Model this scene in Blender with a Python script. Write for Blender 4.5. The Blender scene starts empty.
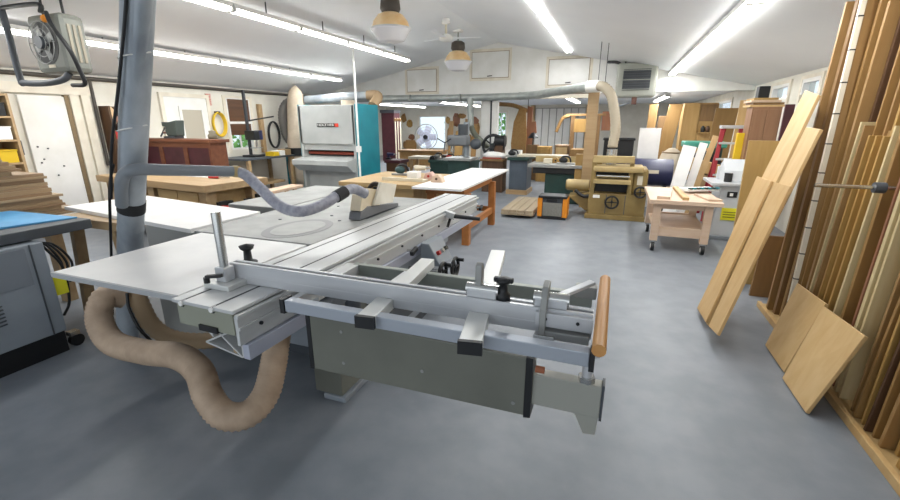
import bpy, math, random
from mathutils import Vector, Matrix
R = random.Random(7)
scene = bpy.context.scene
col = scene.collection

# ------------------------------------------------------------ camera
F, VX, HY, CH = 430.0, 619.0, 122.0, 1.6          # focal px, vanishing point of the room's depth, eye height
pit = math.atan((250 - HY) / F); yaw = math.atan((VX - 450) / math.hypot(F, 250 - HY))
FW = Vector((-math.sin(yaw) * math.cos(pit), math.cos(yaw) * math.cos(pit), -math.sin(pit)))
RT = Vector((math.cos(yaw), math.sin(yaw), 0)); UP = RT.cross(FW)
cd = bpy.data.cameras.new('camera'); cam = bpy.data.objects.new('camera', cd); col.objects.link(cam)
cd.sensor_width = 36; cd.lens = F * 36 / 900; cd.clip_start = .02; cd.clip_end = 200
cam.matrix_world = Matrix.Translation((0, 0, CH)) @ Matrix((RT, UP, -FW)).transposed().to_4x4()
scene.camera = cam
def tp(px, py, z=None, X=None, Y=None, d=None):
    """a photo pixel + the plane it lies on -> world point"""
    r = FW + RT * ((px - 450) / F) + UP * ((250 - py) / F)
    t = d if d else ((z - CH) / r.z if z is not None else (X / r.x if X is not None else Y / r.y))
    return Vector((0, 0, CH)) + r * t

# ------------------------------------------------------------ light and exposure
w = bpy.data.worlds.new('world'); scene.world = w; w.use_nodes = True
bg = w.node_tree.nodes['Background']; bg.inputs[0].default_value = (.86, .93, 1, 1); bg.inputs[1].default_value = 1.15
scene.view_settings.view_transform = 'Standard'; scene.view_settings.look = 'None'
scene.view_settings.gamma = 1; scene.view_settings.use_curve_mapping = False
scene.view_settings.exposure = 0.38
TUBE_W = 7.0                                       # watts of area light per metre of fluorescent fixture

# ------------------------------------------------------------ helpers
def lin(h):
    h = h.lstrip('#'); o = []
    for i in (0, 2, 4):
        v = int(h[i:i + 2], 16) / 255; o.append(v / 12.92 if v <= .04045 else ((v + .055) / 1.055) ** 2.4)
    return (*o, 1)
MATS = {}
def mat(name, c, rough=.55, metal=0, c2=None, scale=6, stretch=(1, 1, 1), detail=4, lo=.35, hi=.65, bump=0, emit=0, alpha=1, trans=0, spec=.5, ring=0):
    if name in MATS: return MATS[name]
    m = bpy.data.materials.new(name); m.use_nodes = True; MATS[name] = m
    nt = m.node_tree; b = nt.nodes['Principled BSDF']; L = nt.links.new
    b.inputs['Base Color'].default_value = lin(c); b.inputs['Roughness'].default_value = rough
    b.inputs['Metallic'].default_value = metal; b.inputs['Specular IOR Level'].default_value = spec
    if emit: b.inputs['Emission Color'].default_value = lin(c); b.inputs['Emission Strength'].default_value = emit
    if trans: b.inputs['Transmission Weight'].default_value = trans; b.inputs['IOR'].default_value = 1.1
    if alpha < 1: b.inputs['Alpha'].default_value = alpha
    if c2 or bump:
        tc = nt.nodes.new('ShaderNodeTexCoord'); mp = nt.nodes.new('ShaderNodeMapping'); mp.inputs['Scale'].default_value = stretch
        n = nt.nodes.new('ShaderNodeTexNoise'); n.inputs['Scale'].default_value = scale; n.inputs['Detail'].default_value = detail; n.inputs['Distortion'].default_value = ring
        L(tc.outputs['Object'], mp.inputs[0]); L(mp.outputs[0], n.inputs['Vector'])
        if c2:
            r = nt.nodes.new('ShaderNodeValToRGB'); r.color_ramp.elements[0].position = lo; r.color_ramp.elements[1].position = hi
            r.color_ramp.elements[0].color = lin(c); r.color_ramp.elements[1].color = lin(c2)
            L(n.outputs['Fac'], r.inputs[0]); L(r.outputs[0], b.inputs['Base Color'])
        if bump:
            bp = nt.nodes.new('ShaderNodeBump'); bp.inputs['Strength'].default_value = bump; bp.inputs['Distance'].default_value = .01
            L(n.outputs['Fac'], bp.inputs['Height']); L(bp.outputs[0], b.inputs['Normal'])
    return m
def dim(h, k=.86, d=.04):
    v = [int(h.lstrip('#')[i:i + 2], 16) * k for i in (0, 2, 4)]; m = sum(v) / 3; return '#%02x%02x%02x' % tuple(int(x + (m - x) * d) for x in v)
def wood(name, c, c2, grain='z', rough=.5, s=14):
    c, c2 = dim(c), dim(c2)
    st = {'x': (.08, 1, 1), 'y': (1, .08, 1), 'z': (1, 1, .08)}[grain]
    return mat(name, c, rough, 0, c2, s, st, 5, .3, .7, .04, ring=.6)

def mods(o, bevel):
    if bevel:
        m = o.modifiers.new('bevel', 'BEVEL'); m.width = bevel; m.segments = 2; m.limit_method = 'ANGLE'; m.angle_limit = .7
ORG = {}
def empty(name, loc=(0, 0, 0), label=None, cat=None, group=None):
    o = bpy.data.objects.new(name, None); col.objects.link(o); o.location = loc; o.empty_display_size = .1
    ORG[o.name] = Vector(loc); tag(o, label, cat, group); return o
def tag(o, label=None, cat=None, group=None, kind=None):
    for k, v in (('label', label), ('category', cat), ('group', group), ('kind', kind)):
        if v: o[k] = v
    return o
def catmull(pts, k=8):
    P = [Vector(p) for p in pts]; P = [P[0] * 2 - P[1]] + P + [P[-1] * 2 - P[-2]]; o = []
    for i in range(1, len(P) - 2):
        a, b, c, d = P[i - 1:i + 3]
        for j in range(k):
            t = j / k; o.append(.5 * ((2 * b) + (c - a) * t + (2 * a - 5 * b + 4 * c - d) * t * t + (3 * b - a - 3 * c + d) * t ** 3))
    return o + [P[-2]]
class MB:
    def __init__(s): s.v = []; s.f = []; s.sm = []
    def add(s, v, f, sm=False):
        n = len(s.v); s.v += [Vector(p) for p in v]; s.f += [tuple(i + n for i in q) for q in f]; s.sm += [sm] * len(f); return s
    def box(s, x0, x1, y0, y1, z0, z1):
        v = [(x, y, z) for z in (z0, z1) for y in (y0, y1) for x in (x0, x1)]
        return s.add(v, [(0, 2, 3, 1), (4, 5, 7, 6), (0, 1, 5, 4), (2, 6, 7, 3), (0, 4, 6, 2), (1, 3, 7, 5)])
    def hexa(s, v): return s.add(v, [(0, 2, 3, 1), (4, 5, 7, 6), (0, 1, 5, 4), (2, 6, 7, 3), (0, 4, 6, 2), (1, 3, 7, 5)])
    def bar(s, a, b, w, h, up=(0, 0, 1)):
        a, b = Vector(a), Vector(b); d = (b - a).normalized(); u = Vector(up); x = d.cross(u)
        if x.length < 1e-4: x = d.cross(Vector((0, 1, 0)))
        x.normalize(); u = x.cross(d).normalized(); x *= w / 2; u *= h / 2
        return s.hexa([p + i * x + k * u for p in (a, b) for k in (-1, 1) for i in (-1, 1)])
    def prism(s, poly, ax, a, b):
        f3 = {'x': lambda p, t: (t, p[0], p[1]), 'y': lambda p, t: (p[0], t, p[1]), 'z': lambda p, t: (p[0], p[1], t)}[ax]
        n = len(poly); v = [f3(p, a) for p in poly] + [f3(p, b) for p in poly]
        return s.add(v, [tuple(range(n)), tuple(range(2 * n - 1, n - 1, -1))] + [(i, i + n, (i + 1) % n + n, (i + 1) % n) for i in range(n)])
    def cyl(s, a, b, r, r2=None, n=16, cap=True):
        a, b = Vector(a), Vector(b); r2 = r if r2 is None else r2; d = (b - a).normalized()
        x = d.orthogonal().normalized(); y = d.cross(x)
        v = []
        for p, q in ((a, r), (b, r2)): v += [p + (x * math.cos(2 * math.pi * i / n) + y * math.sin(2 * math.pi * i / n)) * q for i in range(n)]
        s.add(v, [(i, (i + 1) % n, (i + 1) % n + n, i + n) for i in range(n)], True)
        if cap: s.add(v, [tuple(range(n - 1, -1, -1)), tuple(range(n, 2 * n))])
        return s
    def tube(s, pts, r, n=12, k=8, rib=0, smooth=True, cap=True):
        P = catmull(pts, k) if smooth else [Vector(p) for p in pts]
        if rib:                                   # resample so that rings lie rib apart, radius alternating
            Q = [P[0]]; acc = 0
            for a, b in zip(P, P[1:]):
                l = (b - a).length; t = rib - acc
                while t <= l: Q.append(a + (b - a) * (t / l)); t += rib
                acc = l - (t - rib)
            P = Q
        v = []; x = None
        for i, p in enumerate(P):
            d = (P[min(i + 1, len(P) - 1)] - P[max(i - 1, 0)]).normalized()
            x = d.orthogonal().normalized() if x is None else (x - d * x.dot(d)).normalized()
            y = d.cross(x); q = r[min(len(r) - 1, int(i * len(r) / len(P)))] if isinstance(r, list) else r
            if rib and i % 2: q *= .9
            v += [p + (x * math.cos(2 * math.pi * j / n) + y * math.sin(2 * math.pi * j / n)) * q for j in range(n)]
        m = len(P); f = [(i * n + j, i * n + (j + 1) % n, (i + 1) * n + (j + 1) % n, (i + 1) * n + j) for i in range(m - 1) for j in range(n)]
        s.add(v, f, True)
        if cap: s.add(v[:n], [tuple(range(n - 1, -1, -1))]); s.add(v[-n:], [tuple(range(n))])
        return s
    def lathe(s, prof, c, n=24, ax='z'):
        c = Vector(c); v = []
        for r, z in prof:
            for i in range(n):
                a = 2 * math.pi * i / n; p = (r * math.cos(a), r * math.sin(a), z)
                if ax == 'x': p = (p[2], p[0], p[1])
                if ax == 'y': p = (p[0], p[2], p[1])
                v.append(c + Vector(p))
        m = len(prof); return s.add(v, [(i * n + j, i * n + (j + 1) % n, (i + 1) * n + (j + 1) % n, (i + 1) * n + j) for i in range(m - 1) for j in range(n)], True)
    def torus(s, c, r, q, ax='y', n=24, k=8, sx=1, sz=1):
        pts = []
        for i in range(n + 1):
            a = 2 * math.pi * i / n; u, t = r * sx * math.cos(a), r * sz * math.sin(a)
            pts.append(Vector(c) + Vector({'y': (u, 0, t), 'x': (0, u, t), 'z': (u, t, 0)}[ax]))
        return s.tube(pts, q, k, smooth=False, cap=False)
    def ball(s, c, r, n=14, sc=(1, 1, 1)):
        m = n // 2; prof = [(max(1e-4, math.sin(math.pi * i / m)), -math.cos(math.pi * i / m)) for i in range(m + 1)]; c = Vector(c)
        v = [c + Vector((q * math.cos(2 * math.pi * j / n) * r * sc[0], q * math.sin(2 * math.pi * j / n) * r * sc[1], z * r * sc[2])) for q, z in prof for j in range(n)]
        return s.add(v, [(i * n + j, i * n + (j + 1) % n, (i + 1) * n + (j + 1) % n, (i + 1) * n + j) for i in range(m) for j in range(n)], True)
    def build(s, name, m, parent=None, bevel=0, label=None, cat=None, group=None, kind=None):
        if parent is None:
            xs = [p.x for p in s.v]; ys = [p.y for p in s.v]; org = Vector(((min(xs) + max(xs)) / 2, (min(ys) + max(ys)) / 2, min(p.z for p in s.v)))
        else: org = ORG[parent.name]
        me = bpy.data.meshes.new(name); me.from_pydata([p - org for p in s.v], [], s.f); me.polygons.foreach_set('use_smooth', s.sm)
        import bmesh
        bm = bmesh.new(); bm.from_mesh(me); bmesh.ops.recalc_face_normals(bm, faces=bm.faces); bm.to_mesh(me); bm.free()
        me.materials.append(m); o = bpy.data.objects.new(name, me); col.objects.link(o)
        if parent is None: o.location = org
        else: o.parent = parent
        ORG[o.name] = org; mods(o, bevel); return tag(o, label, cat, group, kind)
def B(x0, x1, y0, y1, z0, z1): return MB().box(min(x0, x1), max(x0, x1), min(y0, y1), max(y0, y1), min(z0, z1), max(z0, z1))
def place(root, loc, rz=0, rx=0, ry=0):
    root.location = loc; root.rotation_euler = (rx, ry, rz); return root
def struct(o): o['kind'] = 'structure'; return o
def copy_tree(o, parent=None):
    c = o.copy(); col.objects.link(c); c.parent = parent
    for ch in list(o.children): copy_tree(ch, c)
    return c

ORD = 'first second third fourth fifth sixth seventh eighth ninth tenth eleventh twelfth thirteenth fourteenth fifteenth sixteenth seventeenth eighteenth nineteenth twentieth twenty-first twenty-second twenty-third twenty-fourth twenty-fifth twenty-sixth twenty-seventh twenty-eighth twenty-ninth thirtieth'.split()
ORD += ['thirty-' + o for o in ORD[:9]] + ['fortieth'] + ['forty-' + o for o in ORD[:9]]
# ------------------------------------------------------------ materials
M_floor = mat('floor_paint', '#80858c', .45, 0, '#747a81', 5, detail=10, bump=.04)
M_ceil = mat('ceiling_paint', '#f2f4f7', .8, 0, '#eceef2', .7)
M_wall = mat('cream_wall_paint', '#e4e1d7', .75, 0, '#d8d4c8', 2.5, bump=.05)
M_white = mat('white_paint', '#ecebe8', .6, 0, '#e2e1dc', 3)
M_mel = mat('white_melamine', '#efedea', .35, 0, '#e6e4e2', 5)
M_trim = mat('cream_trim', '#d9d1c0', .6, 0, '#e6dfd0', 5)
M_dark = mat('black_plastic', '#17181a', .45); M_rub = mat('black_rubber', '#222224', .7)
M_alu = mat('aluminium', '#d2d3d2', .4, .25, '#c4c5c5', 9, (1, .1, 1)); M_alux = mat('aluminium_bar', '#cdced0', .38, .3, '#bbbdc0', 9, (.1, 1, 1))
M_slot = mat('fitting_and_slot_shade_grey', '#34363a', .6, .1)  # dark grey of small fittings; also paints the shade in the table slots
M_cast = mat('cast_iron', '#9a9b98', .45, .2, '#8b8c89', 7, detail=6)
M_steel = mat('chrome', '#c9c9c6', .2, .9)
M_arm = mat('grey_green_paint', '#76776d', .42, .1, '#6b6c63', 3)
M_mach = mat('machine_grey_paint', '#8f969d', .5, 0, '#868d94', 4)
M_machd = mat('machine_dark_grey', '#4a4f55', .5, 0, '#42464b', 4)
M_galv = mat('galvanised_duct', '#b3bac0', .38, .25, '#7f878f', 6, (1, 1, .5), 6, .3, .75, .1)
M_pvc = mat('grey_pvc', '#777d83', .45)
M_fhose = mat('grey_flex_hose', '#8c8d99', .6, 0, '#a9aab4', 30)
M_hose = mat('beige_hose', '#bda58d', .6, 0, '#ad967f', 12); M_hose2 = mat('tan_hose', '#a58c6c', .6)
M_ply = wood('plywood', '#d8b67c', '#c9a368', 'x'); M_plyz = wood('plywood_upright', '#cfa964', '#bd9450', 'z')
M_plyv = wood('pale_plywood_upright', '#e6bf83', '#d8ac6c', 'z')
M_birch = wood('birch_panel', '#ecc88e', '#dfb679', 'z'); M_bench = wood('bench_wood', '#d0b084', '#be9a6c', 'x')
M_orange = wood('orange_pine', '#c8803f', '#b56f32', 'y'); M_maple = wood('pale_maple', '#f0d3b8', '#e6c4a6', 'x')
M_brown = wood('brown_board', '#9a7445', '#87633a', 'z'); M_walnut = wood('walnut', '#6c4a2e', '#553820', 'z'); M_redw = wood('reddish_wood', '#a97c5a', '#966a49', 'z')
M_oak = wood('oak_board', '#b88f57', '#a57c46', 'z'); M_mdf = mat('mdf', '#a07c4c', .7, 0, '#94703f', 20)
M_burg = mat('burgundy_panel', '#4b1f28', .5, 0, '#3d1820', 5); M_cabred = wood('reddish_cabinet_frame', '#8a5232', '#733f25', 'x')
M_teal = mat('teal_paint', '#1f8796', .45, 0, '#1a7b8a', 3); M_sand = mat('light_grey_paint', '#b5b8b6', .5, 0, '#aaadab', 3)
M_red = mat('red_paint', '#b3261f', .45); M_belt = mat('red_brown_belt', '#94412f', .6)
M_yel = mat('yellow_plastic', '#d9b51f', .5); M_orng = mat('orange_plastic', '#e08a1b', .5); M_lab = mat('yellow_label', '#e4dd2c', .6)
M_planer = mat('mustard_enamel', '#937d4b', .45, .05, '#866f3f', 5); M_planl = mat('pale_mustard_enamel', '#b39d6d', .45, 0, '#a58e5d', 5)
M_green = mat('dark_green_paint', '#21413c', .5, 0, '#1a3530', 4); M_navy = mat('navy_plastic', '#23264b', .35)
M_bag = mat('dust_bag_cloth', '#cbbdaa', .85, 0, '#bdae99', 5, bump=.1)
M_blue = mat('blue_paper', '#62abd8', .6, 0, '#5199c9', 4, bump=.1)
M_glass = mat('window_glass', '#dfe8ee', .05, trans=1); M_clear = mat('clear_acrylic', '#dcd3bb', .25, alpha=.55)
M_tube = mat('lit_fluorescent_tube', '#fdfcf6', .4, emit=13); M_lens = mat('lamp_lens', '#e9e9ee', .25, alpha=.9)
M_amber = mat('amber_reflector', '#e6cfa6', .4, 0, '#d9b27c', 5); M_ladder = mat('ladder_red', '#9c2b35', .5)
M_sign = mat('cream_cloth', '#d9d2c6', .8); M_sock = mat('rust_stain', '#9a5a3a', .6)

# ------------------------------------------------------------ room shell
XL, XR, YG, YB, RX, RZ, ZL, ZR, ZB = -8.0, 2.5, 10.8, 20.0, -2.85, 3.4, 2.32, 2.30, 2.32
Y0 = -3.0
struct(B(XL - .15, XR + .15, Y0, YB + .15, -.12, 0).build('floor', M_floor))
struct(MB().prism([(XL - .15, ZL - .03), (RX, RZ), (RX, RZ + .12), (XL - .15, ZL + .09)], 'y', Y0, YG + .02).build('ceiling', M_ceil))
struct(MB().prism([(RX, RZ), (XR + .15, ZR - .03), (XR + .15, ZR + .09), (RX, RZ + .12)], 'y', Y0, YG + .02).build('ceiling', M_ceil))
struct(B(XL - .15, XR + .15, YG + .16, YB + .15, ZB, ZB + .12).build('ceiling', M_ceil))
def wall(name, ax, c0, c1, a0, a1, z0, z1, holes, m):
    """wall slab with rectangular openings: holes = (a0,a1,z0,z1)"""
    cuts = sorted({a0, a1, *[h[0] for h in holes], *[h[1] for h in holes]}); mb = MB()
    for p, q in zip(cuts, cuts[1:]):
        hs = sorted([h for h in holes if h[0] <= p and h[1] >= q], key=lambda h: h[2]); z = z0
        for h in hs + [None]:
            t = h[2] if h else z1
            if t > z: mb.box(*((c0, c1, p, q) if ax == 'x' else (p, q, c0, c1)), z, t)
            if h: z = h[3]
    return struct(mb.build(name, m))
WL = [(7.46, 8.12, 1.0, 2.1)]
WR = [(7.55, 8.2, 1.95, 2.2), (8.75, 9.6, 1.95, 2.2), (12.6, 14.4, 1.8, 2.12)]
WB = [(-9.0 + 0, -7.75, .62, 1.86)]
bwin = [tp(419, 116, Y=YB), tp(446, 149, Y=YB), tp(496, 112, Y=YB), tp(506, 142, Y=YB)]
WBK = [(bwin[0].x, bwin[1].x, bwin[1].z, bwin[0].z), (bwin[2].x, bwin[3].x, bwin[3].z, bwin[2].z)]
XLB = min(XL, bwin[0].x - .6) - 1.2                                  # the back room is wider to the left
wall('wall_left', 'x', XL - .15, XL, Y0, YG + .16, 0, ZL, WL, M_wall)
wall('wall_right', 'x', XR, XR + .15, Y0, YB, 0, ZR, WR, M_wall)
wall('wall_back', 'y', YB, YB + .15, XLB, XR + .15, 0, ZB, WBK, M_wall)
struct(B(XLB - .15, XLB, YG, YB + .15, 0, ZB).build('wall_back_left', M_wall))
struct(B(XLB, XL - .1, YG, YB + .15, -.12, 0).build('floor', M_floor)); struct(B(XLB, XL - .15, YG + .16, YB + .15, ZB, ZB + .12).build('ceiling', M_ceil))
struct(B(XLB, XL - .15, YG, YG + .16, 0, ZB).build('wall_inner', M_wall))
gab = struct(MB().prism([(XL, 2.22), (XR, 2.22), (XR, ZR), (RX, RZ), (XL, ZL)], 'y', YG, YG + .16).build('wall_gable', M_white))
M_hl = mat('hatch_gap_brown', '#a08d75', .7)
for (a, b, hx) in (((405, 67), (439, 94), -1), ((470, 50), (511, 80), 0), ((547, 56), (591, 87), 1)):
    p, q = tp(*a, Y=YG), tp(*b, Y=YG); x0, x1, z1, z0 = p.x, q.x, p.z, max(q.z, 2.27)
    if hx: z1 -= .02
    B(x0, x1, YG - .015, YG, z0, z1).build('hatch_surround', M_trim, gab)
    h = B(x0 + .07, x1 - .07, YG - .03, YG - .012, z0 + .07, z1 - .07).build('hatch_door', M_white, gab, .003)
    k = MB(); 
    for g in ((x0 + .055, x0 + .07, z0 + .055, z1 - .055), (x1 - .07, x1 - .055, z0 + .055, z1 - .055), (x0 + .055, x1 - .055, z0 + .055, z0 + .07), (x0 + .055, x1 - .055, z1 - .07, z1 - .055)):
        k.box(g[0], g[1], YG - .018, YG - .01, g[2], g[3])
    k.build('hatch_gap', M_hl, gab)
    MB().bar(((x0 + x1) / 2 - .06, YG - .04, z0 + .1), ((x0 + x1) / 2 + .06, YG - .04, z0 + .11), .02, .02).build('latch', M_slot, h)
struct(B(XL, -.6, YG - .05, YG + .2, 2.13, 2.215).build('trim_1', M_trim)); struct(B(XL, -.6, YG - .06, YG - .002, 2.215, 2.235).build('trim_2', mat('dark_trim', '#6a5644', .7)))
cpost = struct(B(-3.24, -2.82, YG + .0, YG + .16, 0, 2.13).build('trim_3', M_white, None, .01))
MB().cyl((-2.98, YG - .012, .4), (-2.98, YG - .012, 2.12), .02, n=8).build('conduit', M_slot, cpost)
struct(MB().cyl((XL + .04, 2.5, ZL - .06), (XL + .04, 10.7, ZL - .06), .03, n=8).build('trim_4', mat('dark_conduit', '#4c4741', .6)))
for yy in (4.84, 5.6): struct(MB().cyl((XL + .04, yy, .9), (XL + .04, yy, ZL - .06), .025, n=8).build('trim_5', MATS['dark_conduit']))
for (y0, y1) in ((4.5, 4.62), (4.66, 4.78)): struct(B(XL, XL + .05, y0, y1, 0, 2.12).build('trim_6', M_trim))
struct(B(XL, XL + .06, 3.2, 4.8, 2.0, 2.14).build('trim_7', M_trim))
# left wall doors and window
d1 = struct(B(XL, XL + .05, 3.85, 4.42, .02, 1.97).build('door_1', M_white, None, .006))
for (yy, zz) in ((3.93, 1.25), (4.05, 1.22), (3.93, 1.02), (4.2, .95), (4.1, .82), (3.97, 1.07)):
    MB().cyl((XL + .05, yy, zz), (XL + .065, yy, zz), .011, n=8).build('bolt', M_slot, d1)
B(XL, XL + .06, 4.42, 4.48, .02, 1.99).build('door_edge', mat('brown_edge', '#7d6a4d', .7), d1)
d2 = struct(B(XL, XL + .04, 6.02, 6.95, .02, 2.06).build('door_2', M_white, None, .005))
for g in ((5.95, 6.02, 0, 2.13), (6.95, 7.02, 0, 2.13), (6.02, 6.95, 2.06, 2.13)): B(XL, XL + .055, *g).build('door_frame', M_trim, d2)
for g in ((6.3, 6.36, 1.15, 1.9), (6.8, 6.86, 1.15, 1.9), (6.36, 6.8, 1.15, 1.22), (6.36, 6.8, 1.83, 1.9)): B(XL + .04, XL + .06, *g).build('pane_frame', M_white, d2)
B(XL + .04, XL + .045, 6.36, 6.8, 1.22, 1.83).build('pane', mat('frosted_pane', '#b3ac9c', .4), d2)
MB().cyl((XL + .04, 6.1, 1.0), (XL + .1, 6.1, 1.0), .025).build('door_knob', M_steel, d2)
def window(n, ax, c, a0, a1, z0, z1, depth=.15, mull=True, s=1):
    """frame + pane inside an opening; s = direction into the room"""
    def bx(p, q, u, v, e, f): return B(min(e, f), max(e, f), p, q, u, v) if ax == 'x' else B(p, q, min(e, f), max(e, f), u, v)
    t = .05; i0, i1 = c + s * .02, c - s * .07
    wn = struct(bx(a0, a1, z0, z0 + .04, c - s * .1, c - s * .02).build('window_%d' % n, M_white))
    for g in ((a0, a0 + t, z0 + .04, z1), (a1 - t, a1, z0 + .04, z1), (a0 + t, a1 - t, z1 - t, z1)): bx(*g, i0, i1).build('window_frame', M_white, wn)
    for g in ((a0 - .07, a0, z0 - .07, z1 + .05), (a1, a1 + .07, z0 - .07, z1 + .05), (a0, a1, z1, z1 + .05)): bx(*g, c, c + s * .025).build('casing', M_trim, wn)
    if mull: bx((a0 + a1) / 2 - .015, (a0 + a1) / 2 + .015, z0 + .04, z1 - t, c - s * .05, c - s * .02).build('mullion', M_white, wn)
    bx(a0 + t, a1 - t, z0 + .04, z1 - t, c - s * .06, c - s * .065).build('pane', M_glass, wn); return wn
w1 = window(1, 'x', XL, *WL[0], s=1, mull=True)
B(XL - .01, XL + .03, 7.5, 8.08, 1.32, 2.08).build('board_cover', wood('brown_blind', '#7b5335', '#63402a', 'y'), w1); B(XL + .0, XL + .05, 7.46, 8.12, 1.56, 1.61).build('crossbar', M_white, w1)
for i, h in enumerate(WR): window(2 + i, 'x', XR, *h, s=-1, mull=False)
for i, h in enumerate(WBK): window(5 + i, 'y', YB, *h, s=-1, mull=(i == 1))
g0, g1 = tp(536, 108, Y=YB), tp(583, 147, Y=YB)
gd = struct(B(g0.x, g1.x, YB - .04, YB, 0, g0.z).build('door_3', mat('door_gap_grey', '#9c9a94', .7)))
for i in range(7):
    a = g0.x + (g1.x - g0.x) * i / 7; B(a + .02, a + (g1.x - g0.x) / 7 - .02, YB - .06, YB - .04, .03, g0.z - .03).build('panel', M_white, gd, .004)
for e in (g0.x - .2, g1.x + .02): B(e, e + .17, YB - .08, YB, 0, 2.3).build('door_frame', mat('brown_door_frame', '#a58a66', .6), gd)
# foliage seen through the windows
def shrub(name, c, r, n, label, seed):
    rr = random.Random(seed); mb = MB(); c = Vector(c); t = empty(name, (c.x, c.y, -.1), label, 'shrub')
    for _ in range(n):
        v = Vector((rr.gauss(0, 1), rr.gauss(0, 1), rr.gauss(0, 1))).normalized() * rr.uniform(.55, 1)
        p = c + Vector((v.x * r[0], v.y * r[1], v.z * r[2])); a = Vector((rr.gauss(0, 1), rr.gauss(0, 1), rr.gauss(0, 1))).normalized(); b = a.orthogonal().normalized(); q = rr.uniform(.06, .12)
        mb.add([p - a * q, p + b * q * .5, p + a * q, p - b * q * .5], [(0, 1, 2, 3)])
    o = mb.build('foliage', mat('leaf_green', '#8fc46a', .6, 0, '#5c9440', 3), t); o['kind'] = 'stuff'
    MB().cyl((c.x, c.y, -.1), (c.x, c.y, c.z), .07, .03, 8).build('stem', M_walnut, t)
shrub('shrub', (bwin[1].x - .1, YB + 1.6, 1.2), (.55, .5, 1.3), 700, 'leafy green shrub outside the window with the round fan', 1)
shrub('shrub', ((bwin[2].x + bwin[3].x) / 2 - .2, YB + 1.8, 1.3), (.9, .5, 1.4), 900, 'leafy green shrub outside the narrow back window beside the white post', 2)
shrub('shrub', (XL - 1.6, 9.3, 1.0), (.6, 1.0, .9), 700, 'leafy green shrub outside the window behind the drill press', 3)

# ------------------------------------------------------------ fluorescent lights
def ceil_z(x): return ZL + (RZ - ZL) * (x - XL) / (RX - XL) if x < RX else RZ + (ZR - RZ) * (x - RX) / (XR - RX)
def fluoro(x0, y0, x1, y1, z, label, nseg, power=TUBE_W, gap=.0, double=True, group=None):
    a, b = Vector((x0, y0, z)), Vector((x1, y1, z)); L = (b - a).length; d = (b - a) / L; s = d.cross(Vector((0, 0, 1)))
    t = empty('fluorescent_light', a, label, 'light', group); seg = L / nseg
    for i in range(nseg):
        p, q = a + d * (seg * i + .01), a + d * (seg * (i + 1) - .01)
        MB().bar(p + Vector((0, 0, .045)), q + Vector((0, 0, .045)), .13, .05).build('housing', M_white, t, .004)
        for o in ((-.04, .04) if double else (0,)):
            MB().cyl(p + s * o + d * .03, q + s * o - d * .03, .019, n=10).build('tube', M_tube, t)
        for e in (p, q - d * .025): MB().bar(e + Vector((0, 0, .005)), e + d * .025 + Vector((0, 0, .005)), .13, .05).build('end_cap', M_white, t)
    for k in range(nseg):
        m = a + d * seg * (k + .5); MB().cyl(m + Vector((0, 0, .07)), (m.x, m.y, max(z + .1, (ceil_z(m.x) if m.y < YG else ZB) + .01)), .008, n=6).build('hanger', M_slot, t)
    ld = bpy.data.lights.new('tube_light', 'AREA'); ld.shape = 'RECTANGLE'; ld.size = L; ld.size_y = .14; ld.energy = power * L; ld.color = (.96, .98, 1)
    lo = bpy.data.objects.new('tube_light', ld); col.objects.link(lo); lo.parent = t
    lo.matrix_local = Matrix.Translation((b - a) / 2 + Vector((0, 0, -.03))) @ Matrix.Rotation(math.atan2(d.y, d.x), 4, 'Z')
    return t
fluoro(-4.4, 2.0, -4.4, 9.1, 2.86, 'long twin-tube ceiling light running out above the wide sander', 6)
fluoro(-6.4, 1.2, -6.42, 9.5, 2.56, 'long twin-tube ceiling light over the bench along the door wall', 7)
fluoro(-1.15, 3.2, -1.15, 10.25, 3.03, 'long twin-tube ceiling light ending above the gable hatch by the grey heater', 6)
fluoro(.97, 2.2, .94, 10.7, 2.555, 'long twin-tube ceiling light on the slope over the lumber rack', 7)
p, q = tp(374, 104, z=2.2), tp(414, 110, z=2.2); fluoro(p.x, p.y, p.x + .15, min(q.y, p.y + 4), 2.2, 'back-room ceiling light seen past the teal side of the sander', 3, TUBE_W * 3)
p = tp(440, 102.5, z=2.2); fluoro(p.x, p.y, p.x + .1, p.y + 4, 2.2, 'back-room ceiling light in front of the window with the fan', 3, TUBE_W * 3)
p = tp(566, 97, z=2.2); fluoro(p.x, p.y, p.x, p.y + 3.6, 2.2, 'back-room ceiling light in front of the white panelled door', 3, TUBE_W * 3)
p = tp(668, 96, z=2.22); fluoro(p.x, p.y, p.x - .05, p.y + 3.2, 2.22, 'back-room ceiling light by the tall orange cupboard', 3, TUBE_W * 3)

# ------------------------------------------------------------ sliding table saw (hero)
saw = empty('sliding_table_saw', (-1.9, 2.6, 0), 'large sliding table saw with aluminium sliding table and cross-cut outrigger', 'table saw')
# base
base = MB().prism([(2.15, .1), (3.45, .1), (3.45, .82), (2.15, .82)], 'x', -2.45, -1.37).build('base_cabinet', M_mach, saw, .008)
B(-1.56, -1.37, 1.83, 2.16, .04, .8).build('base_column', M_arm, saw, .006)
MB().prism([(2.2, 0), (3.4, 0), (3.4, .1), (2.2, .1)], 'x', -2.4, -1.4).build('plinth', M_machd, saw)
for (x, y) in ((-1.43, 1.82), (-2.35, 2.2), (-1.43, 3.4), (-2.35, 3.4)): B(x - .07, x + .085, y - .0, y + .3, 0, .04).build('foot', M_mach, saw, .01)
B(-1.372, -1.355, 2.15, 3.2, .18, .6).build('access_door', M_machd, saw, .004)
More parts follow.
